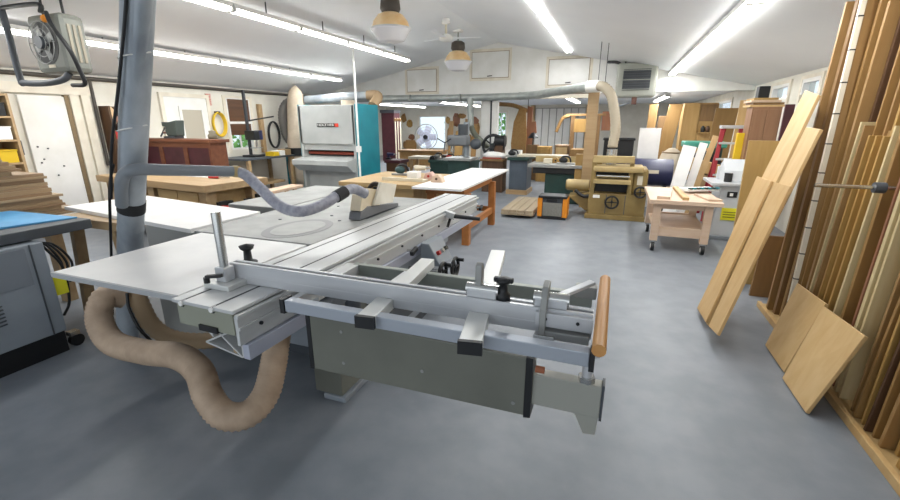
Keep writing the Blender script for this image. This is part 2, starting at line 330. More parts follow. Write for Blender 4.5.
# cast iron table, crosscut leaf, extension
tab = MB().prism([(-2.6, 2.02), (-1.65, 2.02), (-1.61, 3.72), (-2.6, 3.72)], 'z', .84, .9).build('saw_table', M_cast, saw, .006)
MB().prism([(-1.99 + .2 * math.cos(a * math.pi / 16), 2.33 + .28 * math.sin(a * math.pi / 16)) for a in range(32)], 'z', .9, .9015).build('worn_ring', mat('worn_dark_iron', '#818281', .5, .3), tab)
MB().prism([(-1.99 + .15 * math.cos(a * math.pi / 16), 2.33 + .22 * math.sin(a * math.pi / 16)) for a in range(32)], 'z', .9015, .903).build('throat_plate', M_cast, tab)
B(-1.76, -1.70, 2.75, 3.3, .9, .9012).build('blade_slot', M_machd, tab)
for (x, y) in ((-2.2, 3.1), (-2.02, 2.75), (-1.86, 2.62), (-2.3, 2.5)): MB().cyl((x, y, .9), (x, y, .904), .012, n=8).build('screw', M_machd, tab)
ct = B(-2.51, -1.665, 1.17, 2.0, .878, .9).build('crosscut_leaf', M_mel, saw, .003)
B(-2.51, -1.665, 1.158, 1.17, .876, .9).build('edge_band', mat('grey_edge_band', '#a4a6a8', .5), ct)
ex = B(-3.2, -2.62, 2.86, 4.1, .83, .9).build('extension_table', M_cast, saw, .006)
B(-3.16, -2.66, 2.9, 4.06, .76, .83).build('extension_rib', M_machd, ex)
for yy in (3.05, 3.9): B(-3.1, -3.04, yy, yy + .06, 0, .76).build('leg', M_machd, saw)
# sliding beam: stepped profile extruded along Y, T-slots, end plate, lower rail
YN, YF = 1.13, 4.08
beam = MB()
for (a, b) in ((-1.59, -1.537), (-1.525, -1.367), (-1.355, -1.25)): beam.box(a, b, YN, YF, .885, .9)
beam.box(-1.585, -1.252, YN + .02, YF - .01, .80, .876)
beam.box(-1.262, -1.245, YN + .01, YF - .01, .745, .87); beam.box(-1.59, -1.575, YN + .03, YF - .01, .80, .876)
beam.box(-1.245, -1.228, YN, YF, .868, .884); beam.box(-1.245, -1.236, YN + .01, YF, .812, .825)
beam = beam.build('sliding_table', M_alu, saw, .002)
for x in (-1.531, -1.361):
    B(x - .006, x + .006, YN - .001, YF, .874, .8992).build('t_slot', M_slot, beam); MB().cyl((x, YN - .008, .889), (x, YN + .02, .889), .011, n=8).build('slot_plug', M_white, beam)  # dark strip set nearly flush, painting in the shade of the groove
B(-1.57, -1.262, YN + .005, YN + .02, .79, .884).build('end_plate', mat('beige_end_plate', '#8f9182', .5), beam, .002)
B(-1.45, -1.35, YN - .004, YN + .02, .785, .81).build('end_recess', M_dark, beam)
B(-1.59, -1.25, YF - .012, YF + .004, .74, .885).build('far_end_plate', M_alu, beam, .002)
for k in range(9):
    y = 1.25 + .31 * k; MB().cyl((-1.245, y, .80), (-1.236, y, .80), .008, n=8).build('bolt', M_slot, beam)
low = MB()                                                             # thin-walled X-shaped guide rail under the table
def strip(p, q, y0, y1, t=.007):
    a, b = Vector((p[0], 0, p[1])), Vector((q[0], 0, q[1])); n = Vector((b.z - a.z, 0, a.x - b.x)).normalized() * t / 2
    low.hexa([(v.x, y, v.z) for y in (y0, y1) for v in (a - n, a + n, b - n, b + n)])
for (p, q) in (((-1.58, .88), (-1.42, .745)), ((-1.42, .745), (-1.44, .80)), ((-1.47, .71), (-1.27, .68)), ((-1.47, .71), (-1.32, .785)), ((-1.27, .68), (-1.38, .765)), ((-1.264, .68), (-1.264, .77))):
    strip(p, q, YN + .03, 3.9)
lowo = low.build('guide_rail', M_alu, saw)
B(-1.262, -1.228, YN + .03, 3.9, .676, .742).build('rail_face', mat('pale_blue_aluminium', '#b9bdcc', .38, .35), lowo, .002)
for x, z in ((-1.46, .765), (-1.31, .70)): MB().cyl((x, YN + .035, z), (x, YN + .12, z), .012, n=10).build('rail_plug', M_bench, lowo)
B(-1.60, -1.30, 1.95, 3.4, .6, .68).build('rail_support', M_mach, saw)
TH = -.0237; PV = Vector((-1.42, YF, 0)) - ORG[saw.name]               # the sliding table stands a degree off the saw's axis
for o in (beam, lowo):
    o.rotation_euler.z = TH; o.location = PV - Matrix.Rotation(TH, 3, 'Z') @ PV
# levers, knobs, control box on the beam's outer side
p = Vector((-1.215, 3.25, .86)); cl = MB().bar(p + Vector((-.05, 0, .02)), p + Vector((.03, .0, .0)), .05, .05).build('clamp_bracket', M_alu, saw, .004)
MB().cyl(p + Vector((.02, 0, 0)), p + Vector((.24, .03, -.015)), .018, .015, 10).build('black_lever', M_dark, cl); MB().bar(p + Vector((.0, 0, 0)), p + Vector((-.02, -.03, -.09)), .02, .012).build('spike', M_dark, cl)
for (x, y, z) in ((-1.2, 2.5, .77), (-1.19, 4.02, .79)):
    k = MB().cyl((x - .05, y, z), (x, y, z), .01, n=8).build('wing_stud', M_steel, saw); MB().bar((x, y - .04, z - .01), (x, y + .04, z + .01), .025, .03).build('wing_knob', M_dark, k, .004)
cb = MB().hexa([(x, y, z) for z in (.62, .78) for y in (2.66, 2.9) for x in ((-1.225, -1.07) if z < .7 else (-1.225, -1.16))]).build('control_box', M_mach, saw, .006)
for i, (y, m) in enumerate(((2.71, M_red), (2.78, M_steel), (2.85, M_dark))): MB().cyl((-1.12, y, .70), (-1.095, y, .714), .016, n=12).build('push_button', m, cb)
for (x, y) in ((-1.04, 2.62), (-1.0, 2.76)):
    hw = MB().torus((x, y, .6), .065, .013, 'x').build('handwheel', M_dark, saw); MB().cyl((-1.36, y, .6), (x, y, .6), .014, n=8).build('shaft', M_steel, hw)
    for a in range(3): MB().bar((x, y, .6), (x, y + .065 * math.cos(a * 2.1), .6 + .065 * math.sin(a * 2.1)), .016, .012).build('spoke', M_dark, hw)
    MB().cyl((x, y + .04, .645), (x + .05, y + .04, .645), .013, n=8).build('crank_grip', M_dark, hw)
# crosscut outrigger frame
fr = B(-1.15, -.012, 1.22, 1.262, .887, .935).build('front_rail', mat('blue_grey_aluminium', '#a9afb8', .38, .35, '#9fa5ae', 6, (.1, 1, 1)), saw, .003)
B(-1.17, -1.15, 1.215, 1.266, .88, .94).build('end_cap', M_dark, fr); B(-.012, .004, 1.212, 1.268, .878, .94).build('end_cap', M_dark, fr)
MB().box(-1.2, -.03, 1.775, 1.81, .845, .905).build('rear_rail', mat('greenish_steel_rail', '#8e938c', .45, .3), saw, .003)
B(-1.2, -1.165, 1.262, 1.775, .86, .905).build('inner_rail', M_alu, saw, .003)
B(-1.25, -1.17, 1.45, 1.8, .835, .9).build('beam_clamp', M_alu, saw, .004)
B(-.905, -.88, 1.42, 1.775, .875, .905).build('thin_crossbar', M_alu, saw, .002)
for (a, b, wd) in (((-.775, 1.205), (-.835, 1.9), .07), ((-.37, 1.165), (-.54, 2.17), .075)):
    A, Bq = Vector((*a, .915)), Vector((*b, .915)); A.z = Bq.z = .918
    cbm = MB().bar(A, Bq, wd, .042).build('crossbar', mat('pale_aluminium', '#d6d7d4', .42, .3), saw, .003)
    d = (Bq - A).normalized(); MB().bar(A - d * .016, A, wd + .004, .046).build('end_cap', M_dark, cbm)
# fence with slot and scale
fe = MB().box(-1.58, -.015, 1.37, 1.42, .94, .99).box(-1.58, -.015, 1.372, 1.42, .902, .94).box(-1.58, -.015, 1.37, 1.385, .99, .994).box(-1.58, -.015, 1.405, 1.42, .99, .994).build('crosscut_fence', M_alux, saw, .002)
B(-1.58, -.015, 1.388, 1.402, .989, .9912).build('fence_slot', M_machd, fe)
B(-.20, -.013, 1.350, 1.372, .935, .985).build('fence_extension', M_alux, fe, .002)
for x in (-.165, -.06): MB().cyl((x, 1.349, .965), (x, 1.345, .965), .006, n=8).build('screw', M_dark, fe)
B(-.17, -.02, 1.34, 1.40, .895, .925).build('fence_bracket', M_cast, saw, .003); B(-.2, -.13, 1.33, 1.36, .89, .91).build('stop_catch', M_steel, saw, .003)
def flip_stop(x, down):
    b = B(x - .055, x + .055, 1.375, 1.43, .994, 1.025).build('stop_carriage', M_alux, saw, .004)
    MB().cyl((x - .06, 1.40, 1.02), (x + .06, 1.40, 1.02), .022, n=14).build('pivot', M_steel, b)
    if down: MB().prism([(1.40, 1.045), (1.425, 1.06), (1.42, 1.08), (1.37, 1.07), (1.34, 1.0), (1.335, .91), (1.352, .9), (1.365, .92), (1.37, 1.0)], 'x', x - .03, x - .008).build('flip_arm', M_cast, b, .004)
    else: MB().prism([(1.385, 1.02), (1.42, 1.02), (1.425, 1.1), (1.41, 1.12), (1.39, 1.11)], 'x', x - .028, x - .003).build('flip_arm', M_cast, b, .004)
    return b
s1 = flip_stop(-.40, False); s2 = flip_stop(-.155, True)
MB().bar((-.14, 1.42, 1.02), (-.03, 1.53, 1.05), .03, .012).build('stop_rod', M_alux, s2, .002)
MB().lathe([(.001, .994), (.027, .994), (.027, 1.012), (.016, 1.022), (.015, 1.05), (.024, 1.056), (.028, 1.066), (.02, 1.074), (.001, 1.076)], (-.325, 1.40, 0), 14).build('black_knob', M_dark, s1)
MB().bar((-.36, 1.40, 1.066), (-.29, 1.40, 1.066), .02, .018).build('knob_wing', M_dark, s1, .004)
# wooden push handle and corner block
MB().tube([(.012, 1.79, .975), (.012, 1.6, .977), (.012, 1.4, .975), (.012, 1.19, .965)], .021, 12).build('wooden_handle', wood('handle_wood', '#eaaa62', '#dc9850', 'y'), saw)
B(-.10, -.015, 1.735, 1.79, .9, .95).build('corner_block', M_cast, saw, .004); MB().cyl((-.055, 1.763, .95), (-.055, 1.763, .953), .015, n=12).build('block_hole', M_dark, saw)
B(.0, .02, 1.262, 1.775, .90, .955).build('side_rail', M_alux, saw, .002)
# swing arm
ya, yb = 1.295, 1.36
arm = MB().hexa([(x, y, z) for z in (0, 1) for y in (ya, yb) for x in (-1.10, -.205)][:0] or [(-1.10, ya, .60), (-.21, ya, .608), (-1.10, yb, .60), (-.21, yb, .608), (-1.10, ya, .85), (-.21, ya, .836), (-1.10, yb, .85), (-.21, yb, .836)]).build('swing_arm', M_arm, saw, .004)
MB().hexa([(-.212, ya - .004, .603), (-.188, ya - .004, .607), (-.212, yb + .004, .603), (-.188, yb + .004, .607), (-.212, ya - .004, .84), (-.188, ya - .004, .84), (-.212, yb + .004, .84), (-.188, yb + .004, .84)]).build('arm_end_plate', M_dark, arm)
for (x, z) in ((-.95, .80), (-.95, .66), (-.25, .65), (-.6, .7)): MB().cyl((x, ya - .003, z), (x, ya + .01, z), .007, n=8).build('rivet', M_cast, arm)
B(-1.12, -1.10, ya, yb, .6, .85).build('hinge_strip', M_dark, arm); MB().cyl((-1.3, 1.9, .45), (-1.3, 1.9, .84), .045, n=14).build('hinge_post', M_machd, arm)
MB().bar((-1.11, 1.34, .78), (-1.3, 1.9, .78), .06, .09).build('hinge_link', M_machd, arm)
tel = B(-.19, .036, ya + .01, yb - .01, .655, .775).build('telescopic_tube', mat('pale_grey_paint', '#9d9d94', .42, .1), saw, .003)
B(.036, .044, ya + .008, yb - .008, .648, .782).build('tube_cap', M_machd, tel)
MB().prism([(-.045, .656), (.034, .656), (.03, .585), (-.01, .58)], 'y', ya + .015, yb - .015).build('tube_foot', mat('pale_grey_paint', '#9d9d94'), tel, .002)
MB().cyl((-.18, ya + .005, .80), (-.15, ya + .005, .80), .012, n=8).build('set_screw', M_sock, tel)
MB().cyl((-.015, 1.325, .775), (-.015, 1.325, .89), .017, n=10).build('support_post', M_alux, tel); MB().cyl((-.015, 1.325, .776), (-.015, 1.325, .795), .028, n=6).build('lock_nut', M_steel, tel)
# hold-down column on the near end
c0 = tp(226, 279, z=.93); tall = tp(218.5, 212, Y=c0.y).z
hp = B(c0.x - .07, c0.x + .075, c0.y - .06, c0.y + .05, .9, .925).build('column_base', mat('pale_aluminium', '#d6d7d4'), saw, .004)
MB().cyl((c0.x, c0.y, .92), (c0.x, c0.y, tall), .019, n=16).build('hold_down_column', M_steel, saw)
B(c0.x - .028, c0.x + .028, c0.y - .028, c0.y + .028, .925, .99).build('column_clamp', M_alux, hp, .004)
MB().cyl((c0.x - .05, c0.y - .055, .925), (c0.x - .05, c0.y - .055, .95), .013, n=10).bar((c0.x - .05, c0.y - .055, .953), (c0.x + .03, c0.y - .045, .965), .016, .014).build('clamp_lever', M_dark, hp)
k0 = tp(239, 266, z=.94)
MB().lathe([(.001, .9), (.04, .9), (.042, .945), (.02, .955), (.017, 1.0), (.03, 1.01), (.036, 1.025), (.001, 1.035)], (k0.x, k0.y + .06, 0), 14).build('clamp_knob', M_dark, saw)
# blade guard
gx, gy = -1.76, 2.66
g = MB().prism([(gy, .905), (gy + .62, .905), (gy + .62, .93), (gy + .12, .99), (gy + .02, .96)], 'x', gx - .05, gx + .05).build('blade_guard', mat('worn_grey_guard', '#6b6d70', .5, .2), saw, .006)
MB().prism([(gy + .02, .97), (gy + .3, .955), (gy + .36, 1.02), (gy + .3, 1.09), (gy + .16, 1.12), (gy + .06, 1.08)], 'x', gx - .045, gx + .045).build('inner_hood', mat('yellowed_acrylic', '#d8cab0', .45, 0, '#cab998', 9), g, .004)
MB().hexa([(gx + .05, gy + .18, .99), (gx + .07, gy + .18, .99), (gx + .05, gy + .48, .96), (gx + .07, gy + .48, .96), (gx + .05, gy + .3, 1.15), (gx + .07, gy + .3, 1.15), (gx + .05, gy + .56, 1.1), (gx + .07, gy + .56, 1.1)]).build('guard_shield', mat('scuffed_acrylic', '#e8e3d6', .4, 0, '#dcd6c6', 7, alpha=.85), g)

# ------------------------------------------------------------ dust ducting of the saw
dk = empty('dust_duct', (-2.95, 1.7, 0), 'leaning galvanised dust duct wrapped in clear film with black tape band', 'duct')
a0, a1 = tp(130.5, 238, d=2.72), tp(138, 0, d=2.05); u = (a1 - a0).normalized()
def onduct(z): return a0 + u * ((z - a0.z) / u.z)
r0 = .07
main = MB().cyl(onduct(.02), onduct(1.35), r0, r0, 20).cyl(onduct(1.35), onduct(2.95), r0, r0 * 1.06, 20).build('duct_pipe', M_galv, dk)
s_ = Vector(RT); 
MB().cyl(onduct(1.22) + s_ * .0 - FW * .03, onduct(2.9) + s_ * .062 - FW * .02, .04, .055, 14).build('side_pipe', M_galv, dk)
for z in (.96, 1.13, 1.6, 2.05): MB().cyl(onduct(z), onduct(z + .012), r0 * 1.03, n=20).build('duct_seam', M_galv, main)
MB().cyl(onduct(1.085), onduct(1.15), r0 * 1.05, n=20).build('tape_band', M_rub, dk)
pa = onduct(1.15) - s_ * .06 - FW * .08
MB().tube([pa, onduct(1.45) - s_ * .055 - FW * .085, onduct(1.75) - s_ * .01 - FW * .1, onduct(2.2) + s_ * .02 - FW * .095, onduct(2.9) + s_ * .02 - FW * .09], .008, 8).build('black_cable', M_dark, dk)
MB().tube([onduct(.3) - s_ * .085 - FW * .03, onduct(.8) - s_ * .09 - FW * .04, onduct(1.2) - s_ * .085 - FW * .06, onduct(1.35) - s_ * .05 - FW * .08], .008, 8).build('power_cable', M_dark, dk)
for z in (1.55, 1.9): MB().tube([onduct(z) - s_ * .088, onduct(z - .02) - FW * .1, onduct(z + .03) + s_ * .088 - FW * .02], .004, 6).build('wire_tie', M_white, dk)
oa = empty('overarm_pipe', onduct(1.1), 'grey plastic overarm pipe and flexible hose from duct to blade guard', 'pipe')
e0, e1, e2 = tp(122, 205, d=2.5), tp(121.5, 183, d=2.4), tp(138, 169.5, d=2.38); e3 = tp(237, 171.5, d=2.78)
MB().tube([e0, e1, tp(126, 173, d=2.38), e2, e2 * .7 + e3 * .3, e2 * .3 + e3 * .7, e3], .033, 14).build('pipe', M_pvc, oa)
h = [e3, tp(247, 176, d=2.76), tp(262, 190, d=2.7), tp(280, 206, d=2.62), tp(300, 211.5, d=2.58), tp(322, 205, d=2.68), tp(340, 194, d=2.8), tp(353, 189, d=2.9), tp(366, 194, d=3.0)]
MB().tube(h, .035, 14, rib=.011).build('flex_hose', M_fhose, oa)
MB().cyl(tp(234, 171.5, d=2.775), tp(240, 171.8, d=2.775), .038, n=14).build('hose_clamp', M_planl, oa)
MB().cyl(tp(336, 197, d=2.77), tp(345, 191.5, d=2.83), .04, n=14).build('tape_wrap', M_rub, oa)

hs = empty('dust_hose', (-2.4, 1.5, 0), 'thick beige corrugated dust hose looping over floor beneath saw', 'hose')
H = [tp(122, 297, d=2.7), tp(105, 297, d=2.62), tp(99, 318, d=2.56), tp(112, 342, d=2.5), tp(145, 352, d=2.42), tp(178, 356, d=2.3), tp(199, 371, d=2.22), tp(208, 396, d=2.14), tp(224, 415, d=2.1), tp(248, 414, d=2.12), tp(266, 394, d=2.2), tp(274, 362, d=2.3), tp(278, 335, d=2.38), tp(283, 322, d=2.5)]
for p in H: p.z = max(p.z, .072)
MB().tube(H, .07, 18, k=12, rib=.0105).build('hose', M_hose, hs)
H2 = [tp(137, 292, d=2.75), tp(140, 303, d=2.75), tp(152, 325, d=2.78), tp(172, 338, d=2.8), tp(205, 341, d=2.85), tp(240, 335, d=2.9)]
for p in H2: p.z = max(p.z, .06)
h2 = empty('dust_hose', H2[0], 'thinner tan spiral dust hose behind the loop of the beige hose', 'hose')
MB().tube(H2, .055, 14, k=12, rib=.018).build('hose', M_hose2, h2)
pts = [tp(127, 293, d=2.62), tp(129, 308, d=2.62), tp(139, 328, d=2.62), tp(151, 341, d=2.64)]
MB().tube(pts, .009, 8).build('black_cable', M_dark, None, label='thin black power cord hanging beneath white table leaf', cat='cord')

# ------------------------------------------------------------ left side: grey machine, sheet pile, melamine sheet on horse
mc = empty('grey_machine', (-4.1, 1.1, 0), 'grey steel machine cabinet with louvres and black top slab', 'machine')
bd = B(-4.5, -3.58, .55, 1.66, .16, .82).build('body', M_mach, mc, .008)
B(-3.583, -3.574, .6, 1.55, .55, .8).build('front_panel', mat('machine_mid_grey', '#7c828a', .5), bd); B(-3.58, -3.575, 1.575, 1.583, .16, .82).build('panel_seam', M_machd, bd)
for i in range(6): MB().bar((-3.576, 1.05, .33 + .025 * i), (-3.576, 1.36, .345 + .025 * i), .012, .008).build('louvre', M_machd, bd)
B(-4.48, -3.6, .6, 1.65, 0, .16).build('plinth', M_dark, mc); B(-4.6, -3.66, .3, 2.02, .83, .9).build('top_slab', M_machd, mc, .006)
for (x, y) in ((-3.63, 1.72), (-4.4, 1.72), (-3.63, .5)):
    k = MB().cyl((x - .02, y, .045), (x + .02, y, .045), .045, n=14).build('caster', M_dark, mc); B(x - .03, x + .03, y - .04, y + .02, .09, .12).build('caster_plate', M_steel, k)
MB().tube([(-3.64, 1.68, .78), (-3.62, 1.75, .6), (-3.63, 1.74, .35), (-3.64, 1.69, .25)], .009, 8).build('cable', M_dark, mc)
for i in range(3): MB().tube([(-3.7, 1.68, .80), (-3.66, 1.72 + .02 * i, .76), (-3.64, 1.76 + .03 * i, .62), (-3.64, 1.72 + .03 * i, .48)], .008, 8).build('cable', M_dark, mc)
B(-3.64, -3.6, 1.66, 1.74, .42, .56).build('yellow_tag', M_lab, mc)
MB().hexa([(-3.86, 1.56, .9), (-3.78, 2.0, .9), (-4.6, 1.4, .9), (-4.55, 1.96, .9), (-3.86, 1.56, .915), (-3.78, 2.0, .91), (-4.6, 1.4, .918), (-4.55, 1.96, .91)]).build('blue_sheet', M_blue, None, .003, 'folded light blue paper sheet lying on the black machine top', 'paper')
B(-3.55, -3.32, 1.82, 1.97, 0, .06).build('wood_block', M_bench, None, .003, 'short wooden offcut on floor beside the grey machine cabinet', 'offcut')
# pile of sheets (each board a thing), lying on trestles behind the machine
tr = empty('trestle', (-4.9, 2.0, 0), 'low timber trestle carrying the pile of plywood sheets', 'trestle')
for yy in (1.35, 2.2):
    B(-5.6, -4.55, yy, yy + .09, .72, .8).build('beam', M_bench, tr)
    for xx in (-5.5, -4.7): B(xx, xx + .09, yy, yy + .09, 0, .72).build('leg', M_bench, tr)
zz = .802; pl = [('#c9ab84', '#b8976c'), ('#bfa27e', '#a98863'), ('#d2b58e', '#c2a277'), ('#b3906a', '#a07d57')]
for i in range(20):
    t = .02 + .006 * (i % 3); ye = 2.49 if i < 2 else 2.38 - .01 * (i % 3) if i < 7 else 2.32 - .012 * (i % 2) if i < 14 else 2.16 - .03 * (i % 3) if i < 18 else 2.05
    c = pl[i % 4]; lab = 'longest plywood sheet, the lowest of the pile behind the grey machine' if i == 0 else 'topmost short plywood sheet of the pile behind the grey machine' if i == 19 else '%s plywood sheet from the bottom of the pile behind the grey machine' % ORD[i]
    B(-5.65, -4.62 - .015 * (i % 3) - (.05 if i > 8 else 0), .9, ye, zz, zz + t).build('plywood_sheet', wood('pile_sheet_%d' % (i % 4), *c, 'y'), None, .001, lab, 'sheet', 'plywood sheets in the pile'); zz += t + .0008
ml = MB().hexa([(x, y, z) for z in (.87, .9) for x, y in ((-4.42, 2.26), (-2.66, 2.04), (-4.36, 2.92), (-2.66, 2.68))]).build('melamine_sheet', M_mel, None, .002, 'white melamine sheet lying level behind the taped dust duct', 'sheet')
sh = empty('sawhorse', (-3.9, 2.3, 0), 'wooden sawhorse under the white melamine sheet by the duct', 'sawhorse')
B(-4.2, -3.4, 2.08, 2.5, .80, .868).build('top', M_bench, sh, .004)
for (x, y, dx) in ((-4.05, 2.12, -.1), (-3.55, 2.12, .1), (-4.05, 2.46, -.1), (-3.55, 2.46, .1)): MB().bar((x, y, .80), (x + dx, y, 0), .08, .05).build('leg', M_bench, sh)
MB().bar((-4.1, 2.3, .3), (-3.5, 2.3, .3), .05, .08).build('stretcher', M_bench, sh); MB().bar((-4.1, 2.12, .4), (-4.1, 2.46, .4), .05, .06).build('brace', M_bench, sh)
B(-3.2, -2.72, 2.1, 2.6, .0, .868).build('melamine_cabinet', mat('dull_grey_paint', '#9a9a96', .6), None, .004, 'plain grey cabinet supporting the end of the white melamine sheet', 'cabinet')

# ------------------------------------------------------------ left wall: workbench, red chest, shelves
wb = empty('workbench', (0, 0, 0), 'long light-wood workbench with drawers in front of the white door', 'workbench')
B(0, 2.45, 0, .95, .77, .86).build('top', M_bench, wb, .006)
for (x, y) in ((.08, .08), (2.2, .08), (.08, .75), (2.2, .75), (1.1, .08)): B(x, x + .14, y, y + .14, 0, .77).build('leg', M_bench, wb, .004)
cbn = B(1.3, 2.2, .1, .85, .1, .77).build('cupboard', M_ply, wb); B(1.33, 1.74, .085, .1, .14, .74).build('door', M_ply, wb, .003); B(1.76, 2.17, .085, .1, .14, .74).build('door', M_ply, wb, .003)
for i in range(4):
    d = B(.3, 1.05, .08, .7, .16 + .15 * i, .29 + .15 * i).build('drawer', M_birch, wb, .003); B(.3, 1.05, .078, .08, .29 + .15 * i, .305 + .15 * i).build('drawer_gap', M_dark, d)
B(2.35, 2.41, .2, .4, .3, .62).build('tool_rack', M_dark, wb); place(wb, (-7.05, 4.08, 0), -.11)
rt = Matrix.Rotation(-.11, 3, 'Z')
def onb(x, y, z): return Vector((-7.05, 4.08, 0)) + rt @ Vector((x, y, z))
for i, (y, z, m, t) in enumerate(((.2, .62, M_red, 'red'), (.38, .58, M_dark, 'black'), (.56, .6, M_red, 'red'), (.74, .64, M_dark, 'black'))):
    a = onb(2.47, y, z); k = empty('bar_clamp', a, ('%s handled bar clamp hanging on the bench end ' % t) + ('near its corner' if i < 2 else 'towards its back'), 'clamp')
    MB().bar(a, a + Vector((.0, .0, -.3)), .02, .012).build('bar', M_steel, k); MB().cyl(a + Vector((.01, -.03, -.06)), a + Vector((.02, .08, -.08)), .035, n=10).build('handle', m, k); MB().bar(a + Vector((0, -.04, 0)), a + Vector((0, .06, 0)), .04, .05).build('jaw', M_dark, k)
a = onb(1.95, .5, .861); k = empty('hand_tool', a, 'small red handled tool lying on the long workbench', 'tool')
MB().cyl(a + Vector((-.1, 0, .02)), a + Vector((.05, .03, .02)), .018, n=10).build('handle', M_red, k); MB().bar(a + Vector((.05, .03, .02)), a + Vector((.2, .06, .02)), .025, .02).build('blade', M_steel, k)
MB().bar(onb(1.2, .6, .866), onb(1.9, .62, .866), .2, .008).build('drawing_sheet', M_white, None, 0, 'white paper sheet lying flat on the long workbench', 'paper')
rc = empty('red_chest', (-6.95, 5.5, 0), 'reddish-brown chest with dark burgundy panels behind the workbench', 'chest')
B(-7.75, -6.05, 5.25, 5.55, 0, 1.28).build('body', M_cabred, rc, .004); B(-7.8, -6.0, 5.2, 5.58, 1.28, 1.33).build('top', M_cabred, rc, .004)
for i in range(3):
    x0 = -7.68 + .56 * i; pnl = B(x0, x0 + .47, 5.235, 5.25, .65, 1.2).build('door_panel', M_burg, rc, .004)
    for g in ((x0 - .045, x0, .6, 1.28), (x0 + .47, x0 + .515, .6, 1.28)): B(g[0], g[1], 5.225, 5.25, g[2], g[3]).build('stile', M_cabred, rc)
    B(x0, x0 + .47, 5.225, 5.25, 1.2, 1.28).build('rail', M_cabred, rc); B(x0, x0 + .47, 5.225, 5.25, .55, .65).build('rail', M_cabred, rc)
v = tp(173, 139, Y=5.45); vx, vz = v.x, 1.33
vi = empty('bench_vise', (vx, 5.45, vz), 'dark green-grey cast vise standing on the red chest', 'vise')
B(vx - .1, vx + .16, 5.36, 5.54, vz, vz + .04).build('base', M_machd, vi, .006); MB().prism([(vx - .02, vz + .04), (vx + .2, vz + .04), (vx + .24, vz + .3), (vx - .0, vz + .26), (vx - .06, vz + .12)], 'y', 5.37, 5.53).build('body', mat('slate_cast', '#4a5450', .5, .1), vi, .015)
B(vx - .12, vx + .02, 5.38, 5.52, vz + .2, vz + .27).build('jaw', mat('slate_cast', '#4a5450'), vi, .008); MB().cyl((vx - .2, 5.45, vz + .1), (vx, 5.45, vz + .1), .025, n=10).build('screw', M_steel, vi); MB().bar((vx - .19, 5.38, vz + .03), (vx - .19, 5.5, vz + .2), .018, .018).build('tommy_bar', M_slot, vi)
k = tp(213, 138, Y=5.5); MB().lathe([(.001, 0), (.07, 0), (.075, .06), (.05, .09), (.055, .13), (.001, .14)], (k.x, 5.5, 1.33), 12).build('small_pot', mat('dusty_brown', '#7a7360', .7), None, 0, 'small dusty pot standing on the right end of red chest'.replace('right end', 'end'), 'pot')
# shelf with boxes by the far left door
def shelf(name, x0, x1, y0, y1, zs, z1, label, m, group=None):
    t = empty(name, ((x0 + x1) / 2, (y0 + y1) / 2, 0), label, 'shelf')
    for y in (y0, y1 - .03): B(x0, x1, y, y + .03, 0, z1).build('side', m, t)
    for z in zs: B(x0, x1, y0 + .03, y1 - .03, z, z + .025).build('shelf_board', m, t)
    B(x0, x0 + .01, y0 + .03, y1 - .03, 0, z1).build('back_panel', m, t); return t
shelf('shelf_unit', -7.95, -7.55, 2.5, 3.56, (.3, .75, 1.05, 1.35, 1.65, 1.93), 1.96, 'open wooden shelf unit standing beside the white slab door', M_bench)
cols = [(M_yel, 'yellow'), (M_bench, 'wooden'), (M_dark, 'black'), (M_white, 'white')]
for i, (y, z) in enumerate(((3.38, 1.076), (3.08, 1.076), (3.38, 1.376), (3.08, 1.376), (3.38, 1.676), (3.1, 1.676))):
    m, t = cols[(i * 3 + i // 2) % 4]; lv = ('lower', 'middle', 'upper')[i // 2]
    bx = empty('storage_box', (-7.7, y, z), '%s storage box on the %s shelf by the slab door, %s the shelf side' % (t, lv, 'against' if i % 2 == 0 else 'away from'), 'box')
    B(-7.88, -7.56, y - .1, y + .12, z, z + .15 + .02 * (i % 2)).build('body', m, bx, .006); B(-7.89, -7.55, y - .105, y + .125, z + .15 + .02 * (i % 2), z + .17 + .02 * (i % 2)).build('lid', m, bx, .004)
B(-7.999, -7.9, 3.62, 3.74, 1.15, 1.35).build('switch_box', M_machd, None, .006, 'dark grey switch box on the wall beside slab door', 'switch box')
# narrow tool shelf between door and duct
ts = shelf('tool_shelf', -7.99, -7.75, 4.9, 5.2, (1.05, 1.3, 1.55), 1.85, 'narrow open tool shelf on the wall behind the dust duct', M_walnut)
for i, (y, z, m, n, t, l) in enumerate(((4.99, 1.576, M_amber, 'bottle', 'round amber bottle on the top board of narrow tool shelf', 'bottle'), (5.1, 1.576, mat('pink_cloth', '#d8a994', .8), 'rag_bundle', 'pink rag bundle on the top board of narrow tool shelf', 'rag'), (4.99, 1.326, M_red, 'paint_can', 'small red can on the middle board of narrow tool shelf', 'can'), (5.1, 1.326, M_navy, 'paint_can', 'small navy can on the middle board of narrow tool shelf', 'can'), (5.05, 1.076, M_belt, 'paint_can', 'rust-red can on the bottom board of narrow tool shelf', 'can'))):
    if n == 'bottle': MB().lathe([(.001, 0), (.05, .0), (.055, .15), (.05, .22), (.025, .26), (.001, .27)], (-7.86, y, z), 14).build(n, m, None, 0, t, l)
    elif n == 'rag_bundle': MB().ball((-7.86, y, z + .06), .06, 12, (1, 1, 1)).build(n, m, None, 0, t, l)
    else:
        c = empty(n, (-7.86, y, z), t, l); MB().cyl((-7.86, y, z), (-7.86, y, z + .13), .05).build('body', m, c); MB().cyl((-7.86, y, z + .13), (-7.86, y, z + .14), .052).build('lid', M_steel, c)
yh = empty('coiled_hose', (XL + .06, 7.18, 1.2), 'yellow air hose coiled on a hook between door and window', 'hose')
for i in range(3): MB().torus((XL + .06 + .025 * i, 7.16, 1.55), .15 + .006 * i, .017, 'x', 28, 8, 1, 1.5).build('coil', M_yel, yh)
